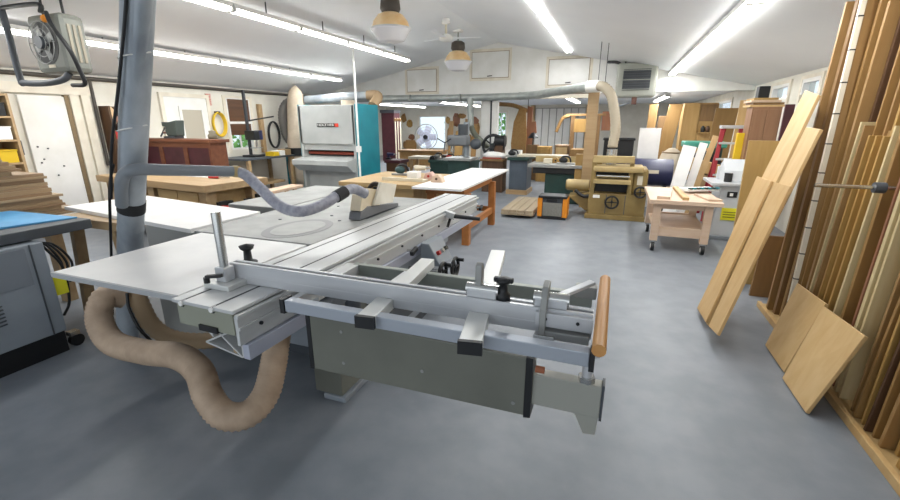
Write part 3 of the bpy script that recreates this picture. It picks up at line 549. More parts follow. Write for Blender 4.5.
MB().bar((XL, 7.16, 1.8), (XL + .14, 7.16, 1.8), .03, .03).build('hook', M_dark, yh)
B(XL + .001, XL + .02, 6.98, 7.1, 1.93, 2.16).build('wall_notice', mat('notice_paper', '#d8cfc0', .7, 0, '#c2463a', 40, (1, 1, 3)), None, 0, 'small red and white notice on the wall above yellow hose', 'notice')
# drill press and its bench
db = empty('machine_bench', (-7.5, 7.6, 0), 'narrow dark-topped bench under the drill press by the window', 'bench')
B(-7.95, -7.15, 7.0, 8.5, .82, .86).build('top', M_machd, db, .004)
for (x, y) in ((-7.9, 7.05), (-7.22, 7.05), (-7.9, 8.38), (-7.22, 8.38)): B(x, x + .07, y, y + .07, 0, .82).build('leg', M_bench, db)
B(-7.85, -7.25, 7.3, 8.2, .25, .3).build('shelf', M_bench, db)
dp = empty('drill_press', (-7.55, 7.6, .86), 'black bench drill press with blue motor in front of the window', 'drill press')
B(-7.7, -7.35, 7.45, 7.75, .86, .9).build('base', M_dark, dp, .006); MB().cyl((-7.6, 7.6, .9), (-7.6, 7.6, 2.25), .035, n=12).build('column', M_slot, dp)
B(-7.64, -7.36, 7.52, 7.68, 1.22, 1.42).build('head', M_dark, dp, .02); MB().cyl((-7.55, 7.84, 1.22), (-7.55, 7.84, 1.42), .085).build('motor', M_navy, dp); MB().cyl((-7.4, 7.6, 1.05), (-7.4, 7.6, 1.22), .025, n=10).build('chuck', M_steel, dp)
MB().bar((-7.6, 7.6, 1.62), (-7.35, 8.15, 1.72), .03, .03).build('lever', M_dark, dp); MB().cyl((-7.42, 7.6, 1.05), (-7.42, 7.6, 1.06), .13).build('table', M_cast, dp)
for i, (m, t) in enumerate(((M_yel, 'yellow'), (M_white, 'white'), (M_bench, 'wooden'))):
    y = 7.95 + .2 * i; B(-7.45, -7.2, y - .08, y + .08, .86, .95 + .02 * i).build('parts_box', m, None, .006, '%s parts box lying on the drill press bench' % t, 'box')
B(XL + .02, XL + .1, 8.32, 8.42, .9, 2.0).build('board', M_bench, None, .003, 'narrow upright wooden board leaning beside the drill press window', 'board')
ch = empty('hose_hook', (XL + .05, 8.75, 1.0), 'black cable loop hanging on the wall left of dust collector'.replace('left of', 'beside the'), 'cable')
for i in range(2): MB().torus((XL + .08 + .03 * i, 8.72, 1.3), .18, .018, 'x', 24, 8, 1, 1.7).build('loop', M_dark, ch)

# ------------------------------------------------------------ dust collector and wide belt sander
dc = empty('dust_collector', (-7.1, 9.0, 0), 'dust collector with tall tan cloth bag behind the wide sander', 'dust collector')
MB().lathe([(.001, 2.44), (.04, 2.42), (.14, 2.32), (.19, 2.15), (.22, 1.9), (.27, 1.3), (.3, 1.08), (.29, .98)], (-7.3, 8.9, 0), 20).build('upper_bag', M_bag, dc)
MB().cyl((-7.3, 8.9, .82), (-7.3, 8.9, 1.0), .36, n=20).build('collar', M_dark, dc); MB().lathe([(.34, .82), (.37, .6), (.36, .3), (.32, .1), (.001, .08)], (-7.3, 8.9, 0), 20).build('lower_bag', M_bag, dc)
for a in (0, 2.1, 4.2): MB().cyl((-7.3 + .36 * math.cos(a), 8.9 + .36 * math.sin(a), 0), (-7.3 + .36 * math.cos(a), 8.9 + .36 * math.sin(a), .85), .025, n=8).build('leg', M_teal, dc)
MB().tube([(-7.5, 9.2, .95), (-7.72, 9.0, 1.2), (-7.74, 8.9, 1.7), (-7.65, 8.95, 2.0), (-7.4, 9.0, 2.08)], .12, 14, rib=.03).build('inlet_hose', mat('grey_ribbed_hose', '#6e6c68', .6), dc)
sd = empty('wide_belt_sander', (-5.8, 8.7, 0), 'tall grey and teal wide belt sander with red brown belt', 'sander')
X0, X1, YS, YE = -6.68, -5.24, 8.17, 9.05
B(X0 + .03, X1 - .0, YS + .12, YE, .06, .86).build('lower_body', M_sand, sd, .008); B(X0, X1, YS, YE, 1.13, 1.95).build('upper_body', M_sand, sd, .015)
B(X0, X0 + .06, YS, YE, .06, 1.95).build('side_column', M_sand, sd, .006); B(X1 - .06, X1, YS, YE, .06, 1.95).build('side_column', M_sand, sd, .006)
B(X1, X1 + .05, YS + .02, YE + .05, .04, 1.97).build('teal_side_panel', M_teal, sd, .006); B(X0 - .05, X0, YS + .05, YE + .05, .04, 1.97).build('teal_side_panel', M_teal, sd, .006)
MB().prism([(YS - .32, .80), (YS + .2, .85), (YS + .2, .52), (YS - .1, .55), (YS - .32, .70)], 'x', X0 - .03, X1 - .03).build('feed_table', M_sand, sd, .006)
B(X0 + .06, X1 - .06, YS + .25, YE, .86, 1.13).build('throat', M_machd, sd); MB().cyl((X0 + .08, YS + .18, .93), (X1 - .08, YS + .18, .93), .035, n=14).build('abrasive_belt', M_belt, sd)
B(X0 + .06, X1 - .06, YS + .05, YS + .07, 1.0, 1.14).build('pressure_plate', M_sand, sd, .003); B(X0 + .02, X1, YS + .1, YE, 0, .06).build('plinth', M_dark, sd)
n0, n1 = tp(317, 123.3, Y=YS), tp(338.5, 127, Y=YS)
pl_ = B(n0.x, n1.x, YS - .012, YS, n1.z, n0.z).build('name_plate', M_dark, sd); B(n1.x - .085, n1.x + .002, YS - .015, YS - .001, n1.z + .003, n0.z - .003).build('red_mark', mat('bright_red', '#d8402c', .5), pl_)
tc_ = bpy.data.curves.new('name_text', 'FONT'); tc_.body = 'HOLZ HER'; tc_.size = (n0.z - n1.z) * .95; tc_.extrude = .002; to = bpy.data.objects.new('name_lettering', tc_); col.objects.link(to); tc_.materials.append(M_white)
bpy.context.view_layer.update()
to_me = bpy.data.meshes.new_from_object(to); bpy.data.objects.remove(to); lo = bpy.data.objects.new('lettering', to_me); col.objects.link(lo); lo.parent = pl_
wx = max(v.co.x for v in to_me.vertices); sc_ = (n1.x - n0.x - .12) / wx
lo.matrix_local = Matrix.Translation(Vector((n0.x + .015, YS - .0145, n1.z + .018)) - ORG[sd.name]) @ Matrix.Rotation(math.pi / 2, 4, 'X') @ Matrix.Diagonal((sc_, .95, 1, 1))
MB().tube([(-7.1, 9.0, 2.1), (-6.1, 9.25, 2.17), (-5.6, 9.4, 2.2)], .1, 14).build('exhaust_duct', M_galv, sd); MB().tube([(-5.62, 9.4, 2.2), (-5.4, 9.42, 2.2), (-5.3, 9.3, 2.12), (-5.32, 9.1, 1.95)], .12, 14, rib=.03).build('exhaust_hose', M_hose2, sd)
MB().cyl((-5.95, 9.05, 1.95), (-5.95, 9.05, 2.08), .16).build('exhaust_port', M_bag, sd)
ap = tp(353, 52, Y=7.9); app = empty('air_drop_pipe', (ap.x, 7.9, .05), 'thin white vertical drop pipe from ceiling light beside the sander', 'pipe')
MB().cyl((ap.x, 7.9, .05), (ap.x, 7.9, ceil_z(ap.x) + .01), .022, n=8).build('pipe', M_white, app); B(ap.x - .05, ap.x + .05, 7.87, 7.93, 1.0, 1.12).build('outlet', M_white, app); MB().cyl((ap.x, 7.9, 0), (ap.x, 7.9, .05), .05).build('flange', M_white, app)
# low saw bench plank near the sander
a, b = tp(243, 196, z=.5), tp(297, 184.5, z=.5); wbp = empty('plank_bench', (a.x, a.y, 0), 'low plank bench with a pale wooden top near the sander', 'bench')
MB().bar(Vector((a.x, a.y, .48)), Vector((b.x, b.y, .48)), .26, .045).build('top', M_maple, wbp, .003)
for t in (.15, .85):
    p = a.lerp(b, t)
    for s in (-.09, .09): MB().bar((p.x + s, p.y, .46), (p.x + s * 1.5, p.y, 0), .06, .05).build('leg', M_bench, wbp)

# ------------------------------------------------------------ middle: box bench, white-topped table, pallet, tool case
sb = empty('box_bench', (-3.0, 5.8, 0), 'boxy yellow plywood bench in front of the sander', 'workbench')
B(-3.55, -2.48, 5.2, 6.45, 0, .74).build('body', M_ply, sb, .004); B(-3.62, -2.44, 5.14, 6.5, .74, .8).build('top', M_ply, sb, .006)
B(-3.56, -3.1, 5.185, 5.2, .06, .4).build('front_panel', M_ply, sb, .003); B(-2.75, -2.47, 5.18, 5.2, .1, .62).build('drawer_front', M_ply, sb, .003)
cl = empty('cable_loop', (-2.95, 5.15, .35), 'dark cable loop hanging on the front of the boxy bench', 'cable')
for i in range(3): MB().torus((-3.02 + .01 * i, 5.13 - .012 * i, .62), .12 + .012 * i, .016, 'y', 24, 8, 1, 1.35).build('loop', mat('brown_cable', '#4a3f36', .6), cl)
B(-3.04, -2.98, 5.11, 5.2, .78 - .06, .78 - .03).build('hook', M_dark, cl)
def prop(name, px, py, Y, z, shape, label, cat, m, m2=None):
    """small thing standing at height z where the photo's pixel meets depth Y"""
    x = tp(px, py, Y=Y).x; t = empty(name, (x, Y, z), label, cat); c = Vector((x, Y, z))
    if shape == 'planer':
        B(x - .18, x + .18, Y - .05, Y + .05, z, z + .03).build('sole', M_cast, t, .004); MB().ball((x - .05, Y, z + .08), .06, 12, (1.5, .8, 1)).build('body', m, t); MB().tube([c + Vector((-.12, 0, .06)), c + Vector((-.06, 0, .15)), c + Vector((.06, 0, .14)), c + Vector((.1, 0, .04))], .018, 8).build('handle', m2 or M_dark, t)
    elif shape == 'drill':
        MB().cyl(c + Vector((-.1, 0, .13)), c + Vector((.08, 0, .13)), .04, .035, 12).build('body', m, t); MB().bar(c + Vector((-.05, 0, .12)), c + Vector((-.08, 0, .02)), .045, .05).build('grip', m, t, .006); B(x - .13, x - .02, Y - .04, Y + .04, z, z + .045).build('battery', m2 or M_dark, t, .006); MB().cyl(c + Vector((.08, 0, .13)), c + Vector((.16, 0, .13)), .02, .008, 10).build('chuck', M_steel, t)
    elif shape == 'box':
        B(x - .08, x + .08, Y - .08, Y + .08, z, z + .08).build('body', m, t, .006); B(x - .083, x + .083, Y - .083, Y + .083, z + .08, z + .095).build('lid', m2 or m, t, .004)
    elif shape == 'board':
        B(x - .32, x + .32, Y - .09, Y + .09, z, z + .025).build('plate', m, t, .003); B(x - .32, x + .32, Y - .1, Y - .085, z, z + .045).build('lip', m2 or m, t, .003)
    elif shape == 'block':
        MB().prism([(x - .09, z), (x + .09, z), (x + .07, z + .06), (x + .02, z + .11), (x - .06, z + .09)], 'y', Y - .06, Y + .06).build('body', m, t, .01); MB().cyl((x, Y - .07, z + .05), (x, Y + .07, z + .05), .018, n=10).build('pin', m2 or M_dark, t)
    return t
M_dteal = mat('dark_teal_plastic', '#2d4a4c', .5); M_pinkw = mat('pinkish_plastic', '#c9a79a', .6); M_ivory = mat('ivory_plastic', '#d6cdb8', .6)
prop('fence_rail', 405, 178, 5.55, .8, 'board', 'pale straight jig board lying across the boxy bench', 'jig', M_ivory)
prop('hand_planer', 403, 170, 6.1, .8, 'planer', 'dark teal hand planer on the boxy bench', 'planer', M_dteal)
prop('power_drill', 421, 170, 6.05, .8, 'drill', 'ivory and dark power drill on the boxy bench', 'drill', M_ivory, M_dark)
prop('router_block', 430, 172, 5.8, .8, 'block', 'pale pinkish wooden jig block with red pin on the boxy bench', 'jig', M_pinkw, M_red)
prop('parts_box', 414, 172, 5.85, .8, 'box', 'small white box between the tools on the boxy bench', 'box', M_white)
prop('router_block', 438, 175, 5.55, .8, 'block', 'tan wooden jig block at the edge of the boxy bench', 'jig', M_maple, M_walnut)

wt = empty('trestle_table', (-2.05, 6.2, 0), 'orange pine trestle table carrying a white sheet', 'table')
B(-2.35, -1.80, 5.3, 6.68, .68, .77).build('apron', M_orange, wt, .004)
for (x, y) in ((-1.83, 5.3), (-1.83, 6.58), (-2.33, 5.3), (-2.33, 6.58)): B(x, x + .1, y, y + .09, 0, .70).build('leg', M_orange, wt, .004)
for x in (-1.81, -2.31): B(x, x + .06, 5.36, 6.62, .2, .29).build('stretcher', M_orange, wt, .003)
for y in (5.32, 6.6): B(-2.28, -1.78, y, y + .05, .22, .3).build('end_rail', M_orange, wt, .003)
B(-2.42, -1.74, 5.02, 7.55, .772, .802).build('melamine_sheet', M_mel, None, .002, 'long white melamine sheet lying on the orange trestle table', 'sheet')
M_weath = wood('weathered_plank', '#cdbb9f', '#bba888', 'y')
pt = empty('board_stack', (-1.5, 8.2, 0), 'low stack of pale planks on skids on the floor', 'pallet')
for y in (7.45, 8.05, 8.5): B(-1.72, -1.22, y, y + .09, 0, .05).build('skid', M_dark, pt)
for i in range(4):
    x = -1.78 + .14 * i; B(x, x + .135, 7.25, 8.75, .05, .09).build('plank', M_weath, pt, .002); B(x + .002, x + .132, 7.27, 8.72, .091, .135).build('plank', M_weath, pt, .002)
tk = empty('tool_case', (-.92, 7.5, 0), 'black and orange framed tool case with grey front on the floor', 'tool case')
B(-1.12, -.72, 7.4, 7.68, .03, .36).build('core', M_machd, tk, .006); B(-1.08, -.76, 7.385, 7.4, .05, .28).build('front_face', mat('grey_mesh', '#8d8c86', .6, 0, '#77766f', 60), tk, .004)
for x in (-1.17, -.75): B(x, x + .08, 7.37, 7.7, .03, .36).build('side_frame', M_orng, tk, .012)
B(-1.16, -.68, 7.36, 7.7, .36, .4).build('top_frame', M_dark, tk, .008); B(-1.16, -.68, 7.36, 7.7, 0, .04).build('bottom_frame', M_dark, tk, .006); B(-1.02, -.84, 7.37, 7.41, .3, .35).build('handle', M_dark, tk, .008)

# ------------------------------------------------------------ thickness planer with its duct
pn = empty('thickness_planer', (.1, 8.0, 0), 'large mustard-enamelled thickness planer with black handwheels', 'planer')
PX0, PX1, PY = -.40, .56, 7.68
B(PX0, PX1, PY, 8.6, 0, .08).build('plinth', M_planer, pn, .006); B(PX0 + .04, PX1 - .02, PY + .03, 8.55, .08, .44).build('base', M_planer, pn, .008)
for x in (-.08, .22): B(x, x + .012, PY + .025, PY + .03, .1, .42).build('panel_seam', M_machd, pn)
B(PX0 + .05, PX0 + .12, PY + .03, PY + .12, .42, 1.03).build('post', M_planer, pn, .006); B(PX1 - .32, PX1 - .25, PY + .03, PY + .12, .42, 1.03).build('post', M_planer, pn, .006)
B(PX1 - .25, PX1 - .02, PY + .08, 8.4, .44, .86).build('gear_housing', M_planer, pn, .04); B(PX0 + .05, PX0 + .2, PY + .3, 8.4, .44, .95).build('side_housing', M_planer, pn, .03)
B(PX0 + .06, PX1 - .26, PY + .0, PY + .14, .95, 1.06).build('top_beam', M_planl, pn, .008); B(PX0 + .08, PX1 - .1, PY - .02, PY + .5, .80, .9).build('head', M_planl, pn, .03)
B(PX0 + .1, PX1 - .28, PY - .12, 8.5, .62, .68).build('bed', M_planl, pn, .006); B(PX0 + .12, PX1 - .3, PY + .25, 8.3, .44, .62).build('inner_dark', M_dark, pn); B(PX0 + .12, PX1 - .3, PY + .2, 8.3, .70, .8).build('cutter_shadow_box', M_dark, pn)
MB().cyl((PX0 + .14, PY + .05, .73), (PX1 - .3, PY + .05, .73), .025, n=10).build('roller', M_steel, pn)
for (x, z, r) in ((.02, .31, .1), (PX1 - .12, .5, .085)):
    hw = MB().torus((x, PY - .06, z), r, .016, 'y').build('handwheel', M_dark, pn); MB().cyl((x, PY - .06, z), (x, PY + .1, z), .02, n=8).build('hub', M_dark, hw)
    for a in range(4): MB().bar((x, PY - .06, z), (x + r * math.cos(a * 1.57), PY - .06, z + r * math.sin(a * 1.57)), .018, .014).build('spoke', M_dark, hw)
MB().prism([(PX0 - .32, .34), (PX0 + .05, .42), (PX0 + .05, .1), (PX0 - .02, .1)], 'y', PY + .2, PY + .6).build('motor_bracket', M_planer, pn, .01)
MB().cyl((PX0 - .36, PY + .35, .52), (PX0 + .02, PY + .35, .52), .1, n=18).build('motor', M_planl, pn); MB().cyl((PX0 - .38, PY + .35, .52), (PX0 - .36, PY + .35, .52), .085, n=18).build('motor_cap', M_planer, pn)
MB().tube([(PX0 - .2, PY + .2, .44), (PX0 - .05, PY + .12, .36), (PX0 + .08, PY + .1, .4), (PX0 + .1, PY + .12, .52)], .03, 10).build('motor_conduit', M_dark, pn)
B(-.29, -.18, PY + .02, PY + .03, .36, .41).build('data_plate', M_white, pn); MB().cyl((-.06, 7.95, .9), (-.06, 7.95, 1.16), .085).build('dust_port', M_steel, pn)
B(PX1 - .18, PX1 - .1, PY + .07, PY + .08, .6, .75).build('data_plate', M_ivory, pn)
hd = empty('header_duct', (-3, 10.5, 2.2), 'pale galvanised main duct running under the gable header', 'duct')
M_pgalv = mat('pale_galvanised', '#a9ada9', .4, .3, '#969b98', 5)
j = tp(592, 86.5, Y=8.35)
MB().tube([tp(352, 99, Y=10.55), tp(420, 98.5, Y=10.55), tp(480, 97.5, Y=10.55), tp(530, 95.5, Y=10.2), tp(560, 91, Y=9.4), j], .082, 14).build('main_pipe', M_pgalv, hd)
MB().cyl(tp(470, 98, Y=10.5), tp(471, 128, Y=10.5), .075, n=14).build('drop_pipe', M_pgalv, hd); MB().cyl(j + Vector((-.08, .05, 0)), j + Vector((.12, -.03, .0)), .1).build('joint', M_white, hd)
for (p, q) in (((460, 97.8), .09), ((520, 96), .09), ((410, 98.5), .09)):
    c = tp(*p, Y=10.5); MB().cyl(c - Vector((.02, 0, 0)), c + Vector((.02, 0, 0)), q, n=14).build('seam_band', M_pgalv, hd)
MB().tube([j + Vector((.1, -.02, .0)), tp(604, 87, Y=8.2), tp(611, 95, Y=8.1), tp(614.5, 112, Y=8.05), tp(615.5, 130, Y=8), tp(613, 143, Y=7.97), Vector((-.06, 7.95, 1.17))], .085, 14, rib=.028).build('flex_drop', mat('grey_tan_hose', '#a59a86', .6), hd)
for px in (598, 605): c = tp(px, 85, Y=8.35); MB().cyl((c.x, 8.35, c.z), (c.x, 8.35, ceil_z(c.x) + .01), .006, n=6).build('hanger_wire', M_slot, hd)
pw = tp(591.5, 120, Y=8.75); B(pw.x - .09, pw.x + .1, 8.68, 8.8, 0, 2.2).build('timber_post', M_bench, None, .005, 'rough timber post standing behind the mustard planer under the duct joint', 'post')
# jointer left of the planer
jt = empty('jointer', (-1.0, 9.2, 0), 'dark green jointer with cluttered table behind the tool case', 'jointer')
B(-1.3, -.6, 8.95, 9.6, 0, .6).build('stand', M_green, jt, .01); B(-1.55, -.35, 8.9, 9.65, .6, .72).build('body', M_dark, jt, .01); B(-1.65, -.5, 8.85, 9.7, .72, .78).build('table', M_cast, jt, .006); B(-.72, -.45, 8.88, 9.0, .1, 1.0).build('side_board', M_plyz, jt, .004)
B(-1.6, -.6, 9.5, 9.56, .78, .9).build('fence', M_planl, jt, .004)
prop('hand_planer', 566, 160, 9.1, .78, 'planer', 'black power tool lying on the green jointer table', 'planer', M_dark)

# ------------------------------------------------------------ rolling cart with offcuts, grey spindle machine
ca = empty('rolling_cart', (.9, 6.4, 0), 'pale pinkish wooden rolling cart with black casters', 'cart')
CX0, CX1, CY0, CY1 = .52, 1.2, 5.92, 7.05
B(CX0 - .06, CX1 + .07, CY0 - .05, CY1 + .06, .62, .67).build('top', M_maple, ca, .004); B(CX0 + .02, CX1 - .02, CY0 + .04, CY1 - .04, .55, .62).build('apron', M_maple, ca, .003); B(CX0 + .03, CX1 - .03, CY0 + .03, CY1 - .03, .26, .30).build('shelf', M_maple, ca, .003)
for y in (CY0 + .02, CY1 - .06): B(CX0 + .06, CX1 - .06, y, y + .04, .2, .32).build('shelf_rail', M_maple, ca, .003)
for (x, y) in ((CX0, CY0), (CX1 - .11, CY0), (CX0, CY1 - .08), (CX1 - .11, CY1 - .08)):
    B(x, x + .09, y, y + .08, .14, .615).build('leg', M_maple, ca, .004)
    k = MB().cyl((x + .025, y + .03, .06), (x + .065, y + .03, .06), .06, n=14).build('caster', M_dark, ca); MB().cyl((x + .02, y + .03, .06), (x + .07, y + .03, .06), .03, n=10).build('wheel_hub', M_white, k); B(x + .005, x + .085, y, y + .08, .122, .14).build('caster_plate', M_steel, k)
def plank(name, a, b, w, h, m, label, cat='offcut', up=(0, 0, 1), bevel=.002): return MB().bar(a, b, w, h, up).build(name, m, None, bevel, label, cat)
plank('offcut_board', (.62, 5.95, .69), (.72, 6.7, .69), .15, .036, M_maple, 'short pale board with faint print on the cart edge')
plank('offcut_board', (.87, 5.95, .69), (.86, 7.0, .69), .07, .036, M_plyv, 'narrow greyish strip beside the pale board on the cart')
plank('offcut_board', (1.2, 6.0, .683), (1.1, 6.45, .683), .16, .022, M_maple, 'wide pale offcut at the far side of the cart top'.replace('far side', 'machine side'))
gr = empty('finger_jig', (1.0, 6.5, .70), 'white board with a row of dark green slots lying on the cart', 'jig')
MB().bar((.92, 6.62, .716), (1.32, 6.85, .716), .2, .03).build('board', M_white, gr, .002)
for i in range(8): 
    t = (i + .5) / 8; MB().bar((.95 + .4 * t, 6.53 + .225 * t, .74), (.98 + .4 * t, 6.55 + .225 * t, .74), .05, .02).build('green_slot', M_teal if i % 2 else M_green, gr)
gm = empty('grey_spindle_machine', (1.55, 7.1, 0), 'light grey cabinet machine with a yellow label beside the cart', 'machine')
MB().prism([(1.36, .04), (1.82, .04), (1.78, .76), (1.42, .76)], 'y', 6.9, 7.4).build('cabinet', mat('pale_cabinet_grey', '#c3c6c9', .5), gm, .01); B(1.3, 1.86, 6.84, 7.46, 0, .05).build('base', M_mach, gm, .006)
B(1.28, 1.86, 6.82, 7.5, .76, .80).build('table', M_alux, gm, .006); B(1.47, 1.66, 6.885, 6.9, .28, .45).build('yellow_label', M_lab, gm); 
for i in range(3): B(1.49, 1.64, 6.882, 6.886, .32 + .035 * i, .328 + .035 * i).build('label_line', M_dark, gm)
B(1.5, 1.62, 6.88, 6.9, .6, .68).build('switch', M_dark, gm, .006); B(1.53, 1.57, 6.875, 6.88, .62, .66).build('switch_plate', M_white, gm)
MB().prism([(7.0, .8), (7.35, .8), (7.35, 1.02), (7.2, 1.1), (7.05, .95)], 'x', 1.45, 1.8).build('guard', mat('pale_cabinet_grey', '#c3c6c9'), gm, .01); MB().cyl((1.5, 7.0, .8), (1.5, 7.0, .92), .05).build('spindle', M_dark, gm); B(1.42, 1.84, 7.3, 7.36, .8, .98).build('fence', M_alux, gm, .004)
# ladder, yellow level, navy drum, white panel, folding bench boards
ld_ = empty('step_ladder', (1.5, 8.3, 0), 'red fibreglass step ladder standing beside the grey cabinet machine', 'ladder')
la, lb = tp(735, 128, Y=8.3), tp(714, 205, Y=8.3); tz = la.z
for s in (-.17, .17):
    MB().bar((la.x - .04 + s * .75, 8.3, tz), (lb.x + s, 8.1, 0), .06, .03, (0, 1, 0)).build('front_stile', M_ladder, ld_, .002); MB().bar((la.x + .0 + s * .75, 8.36, tz), (lb.x + .04 + s, 8.85, 0), .05, .025, (0, 1, 0)).build('rear_stile', M_ladder, ld_, .002)
B(la.x - .2, la.x + .16, 8.26, 8.42, tz - .01, tz + .04).build('top_cap', M_alux, ld_, .008)
for i in range(1, 6):
    t = i / 6; c = Vector((la.x - .04, 8.3, tz)).lerp(Vector((lb.x, 8.1, 0)), t); B(c.x - .15, c.x + .15, c.y - .05, c.y + .05, c.z, c.z + .03).build('tread', M_alux, ld_)
yl = tp(743, 143, Y=7.9)
yv = empty('yellow_box_beam', (yl.x, 7.9, 0), 'yellow upright box beams standing behind the grey cabinet machine', 'beam')
B(yl.x - .1, yl.x - .005, 7.86, 7.94, 0, 1.44).build('beam', M_yel, yv, .006); B(yl.x + .005, yl.x + .07, 7.88, 7.95, 0, 1.44).build('beam', M_orng, yv, .006)
nd = empty('navy_drum', (.55, 8.7, 0), 'navy blue horizontal roll on a stand behind the planer', 'drum')
MB().cyl((.2, 8.75, .72), (.98, 8.75, .72), .24, n=24).build('drum', M_navy, nd); B(.55, .75, 8.505, 8.515, .72, .78).build('label', M_ivory, nd)
for x in (.3, .85): B(x, x + .06, 8.6, 8.9, 0, .5).build('stand', M_dark, nd)
wp0, wp1 = tp(640, 128, Y=9.2), tp(661.5, 129, Y=9.2); B(wp0.x, wp1.x, 9.2, 9.24, 0, wp0.z).build('white_panel', M_mel, None, .003, 'upright white panel standing behind the navy roll', 'panel')
nc = tp(618, 150, Y=9.6); bc = empty('black_crate', (nc.x, 9.6, 0), 'black stacked plastic crates behind the planer hose', 'crate')
for i in range(3): B(nc.x - .28, nc.x + .28, 9.4, 9.85, .02 + .43 * i, .43 + .43 * i).build('crate', M_navy if i == 1 else M_dark, bc, .02); B(nc.x - .3, nc.x + .3, 9.38, 9.87, .39 + .43 * i, .43 + .43 * i).build('rim', M_dark, bc, .01)
for i, (a, b, w_, lab) in enumerate((((676, 190), (690, 146), .2, 'wide pale board leaning at an angle beside the navy roll'), ((688, 190), (704, 143), .12, 'narrow grey board leaning behind the cart'), ((697, 185), (716, 136), .09, 'pale long stick leaning across the clutter towards the green bench'))):
    Y = 7.9 + .22 * i; p = tp(*a, Y=Y); q = tp(*b, Y=Y + .15); k = p.z / (q.z - p.z); f = p - (q - p) * k; f.z = .01
    plank('leaning_board', f, q, w_, .025, (M_mel, M_mel, M_birch)[i], lab, 'board', (0, 1, 0))
gw0, gw1 = tp(683, 141, Y=10.2), tp(726, 139, Y=10.2)
gt = empty('green_machine', (gw0.lerp(gw1, .5).x, 10.2, 0), 'green-topped cast machine table behind the leaning boards', 'machine')
B(gw0.x, gw1.x, 9.95, 10.5, gw0.z - .12, gw0.z).build('table', mat('sea_green_paint', '#3f8f7c', .5), gt, .03); B(gw0.x + .5, gw1.x - .05, 10.05, 10.4, .1, gw0.z - .12).build('body', M_green, gt, .02); MB().cyl((gw1.x - .35, 9.9, .75), (gw1.x - .35, 10.1, .75), .3, n=22).build('motor', M_dark, gt); MB().cyl((gw1.x - .3, 9.7, .6), (gw1.x - .3, 9.9, .6), .17, n=18).build('pulley', M_brown, gt); B(gw0.x + .4, gw1.x, 10.0, 10.45, 0, .1).build('base', M_dark, gt)
a = tp(688, 176, Y=9.4); bt = empty('bent_ply', (a.x + .3, 9.4, 0), 'curved plywood form resting on a block behind the cart', 'form')
MB().prism([(a.x - .1, .72), (a.x + .55, .62), (a.x + .8, .66), (a.x + .8, .74), (a.x + .4, .86), (a.x - .05, .98)], 'y', 9.3, 9.6).build('form', M_plyv, bt, .02); B(a.x + .1, a.x + .6, 9.3, 9.6, 0, .64).build('block', M_bench, bt, .004)

# ------------------------------------------------------------ right side: lumber rack, upright boards, leaning planks
rk = empty('lumber_rack', (1.7, 3.0, 0), 'upright lumber rack with a pale floor plinth along the wall', 'rack')
B(1.335, 1.365, 1.2, 4.35, 0, .05).build('plinth', M_plyv, rk, .003); B(1.365, 1.98, 1.2, 4.35, 0, .03).build('floor_board', M_ply, rk)
B(1.98, 2.02, 1.2, 4.35, 0, 2.36).build('back_board', M_mdf, rk); B(1.97, 2.05, 4.30, 4.36, 0, 2.36).build('end_stud', M_oak, rk)
rp = tp(885, 188, X=1.42); rod = MB().cyl((1.10, rp.y, rp.z), (1.97, rp.y, rp.z), .011, n=10).build('divider_rod', M_steel, rk); MB().cyl((1.37, rp.y, rp.z), (1.42, rp.y, rp.z), .03, n=10).build('rod_socket', M_machd, rod)
M_tan = wood('tan_sheet', '#b58a4e', '#a67c42', 'z'); M_pale = wood('pale_edge_board', '#eed9a6', '#dfc48c', 'z'); M_cream = mat('cream_edge', '#e2d9c4', .6); M_rosy = wood('rosy_board', '#a9704f', '#935d3e', 'z'); M_gold = wood('golden_board', '#cda258', '#bb8e46', 'z')
spec = [(.025, 1.40, 2.42, M_gold, 'golden'), (.03, 1.37, 2.42, M_oak, 'oak'), (.02, 1.46, 2.42, M_walnut, 'dark walnut'), (.05, 1.40, 2.42, M_brown, 'olive brown'), (.022, 1.43, 2.42, M_gold, 'golden'), (.02, 1.47, 2.42, M_walnut, 'dark walnut'), (.03, 1.42, 2.42, M_brown, 'olive brown'), (.018, 1.40, 2.42, M_oak, 'oak'), (.04, 1.46, 2.42, M_tan, 'tan'), (.02, 1.48, 2.42, M_walnut, 'dark walnut'), (.025, 1.44, 2.42, M_oak, 'oak')]
names = {M_oak: 'oak', M_walnut: 'dark walnut', M_tan: 'tan', M_pale: 'pale birch', M_cream: 'cream-edged', M_rosy: 'rosy brown', M_gold: 'golden', M_mdf: 'brown fibreboard', M_brown: 'olive brown'}
pal = [M_pale, M_oak, M_gold, M_tan, M_pale, M_walnut, M_gold, M_rosy, M_gold, M_tan, M_oak, M_pale]
y = 4.27; bl = []
def stand(y, t, x0, h, m, label, x1=1.84, dx=.06, dy=-.0):
    return MB().hexa([(x0, y - t, .031), (x1, y - t, .031), (x0, y, .031), (x1, y, .031), (x0 + dx, y - t + dy, h), (x1 + dx, y - t + dy, h), (x0 + dx, y + dy, h), (x1 + dx, y + dy, h)]).build('rack_board', m, None, .002, label, 'board', 'boards standing in the lumber rack')
for i, (t, x0, h, m, n) in enumerate(spec):
    stand(y, t, x0, h, m, '%s board, %s from the end of the rack behind the leaning planks' % (n, ORD[i])); y -= t + .012
wsb = empty('measuring_strip', (1.36, y - .02, .03), 'tall cream strip with black tick marks among the rack boards', 'strip')
B(1.37, 1.40, y - .03, y, .031, 2.42).build('strip', M_cream, wsb, .002); B(1.40, 1.44, y - .026, y - .004, .031, 2.42).build('strip_back', M_oak, wsb)
for k in range(11): B(1.3685, 1.401, y - .0312, y + .0005, .25 + .2 * k, .258 + .2 * k).build('tick_mark', M_dark, wsb)
y -= .05; stand(y, .02, 1.40, 2.42, M_tan, 'wide tan sheet standing in rack beside the cream tick-marked strip'); y -= .11
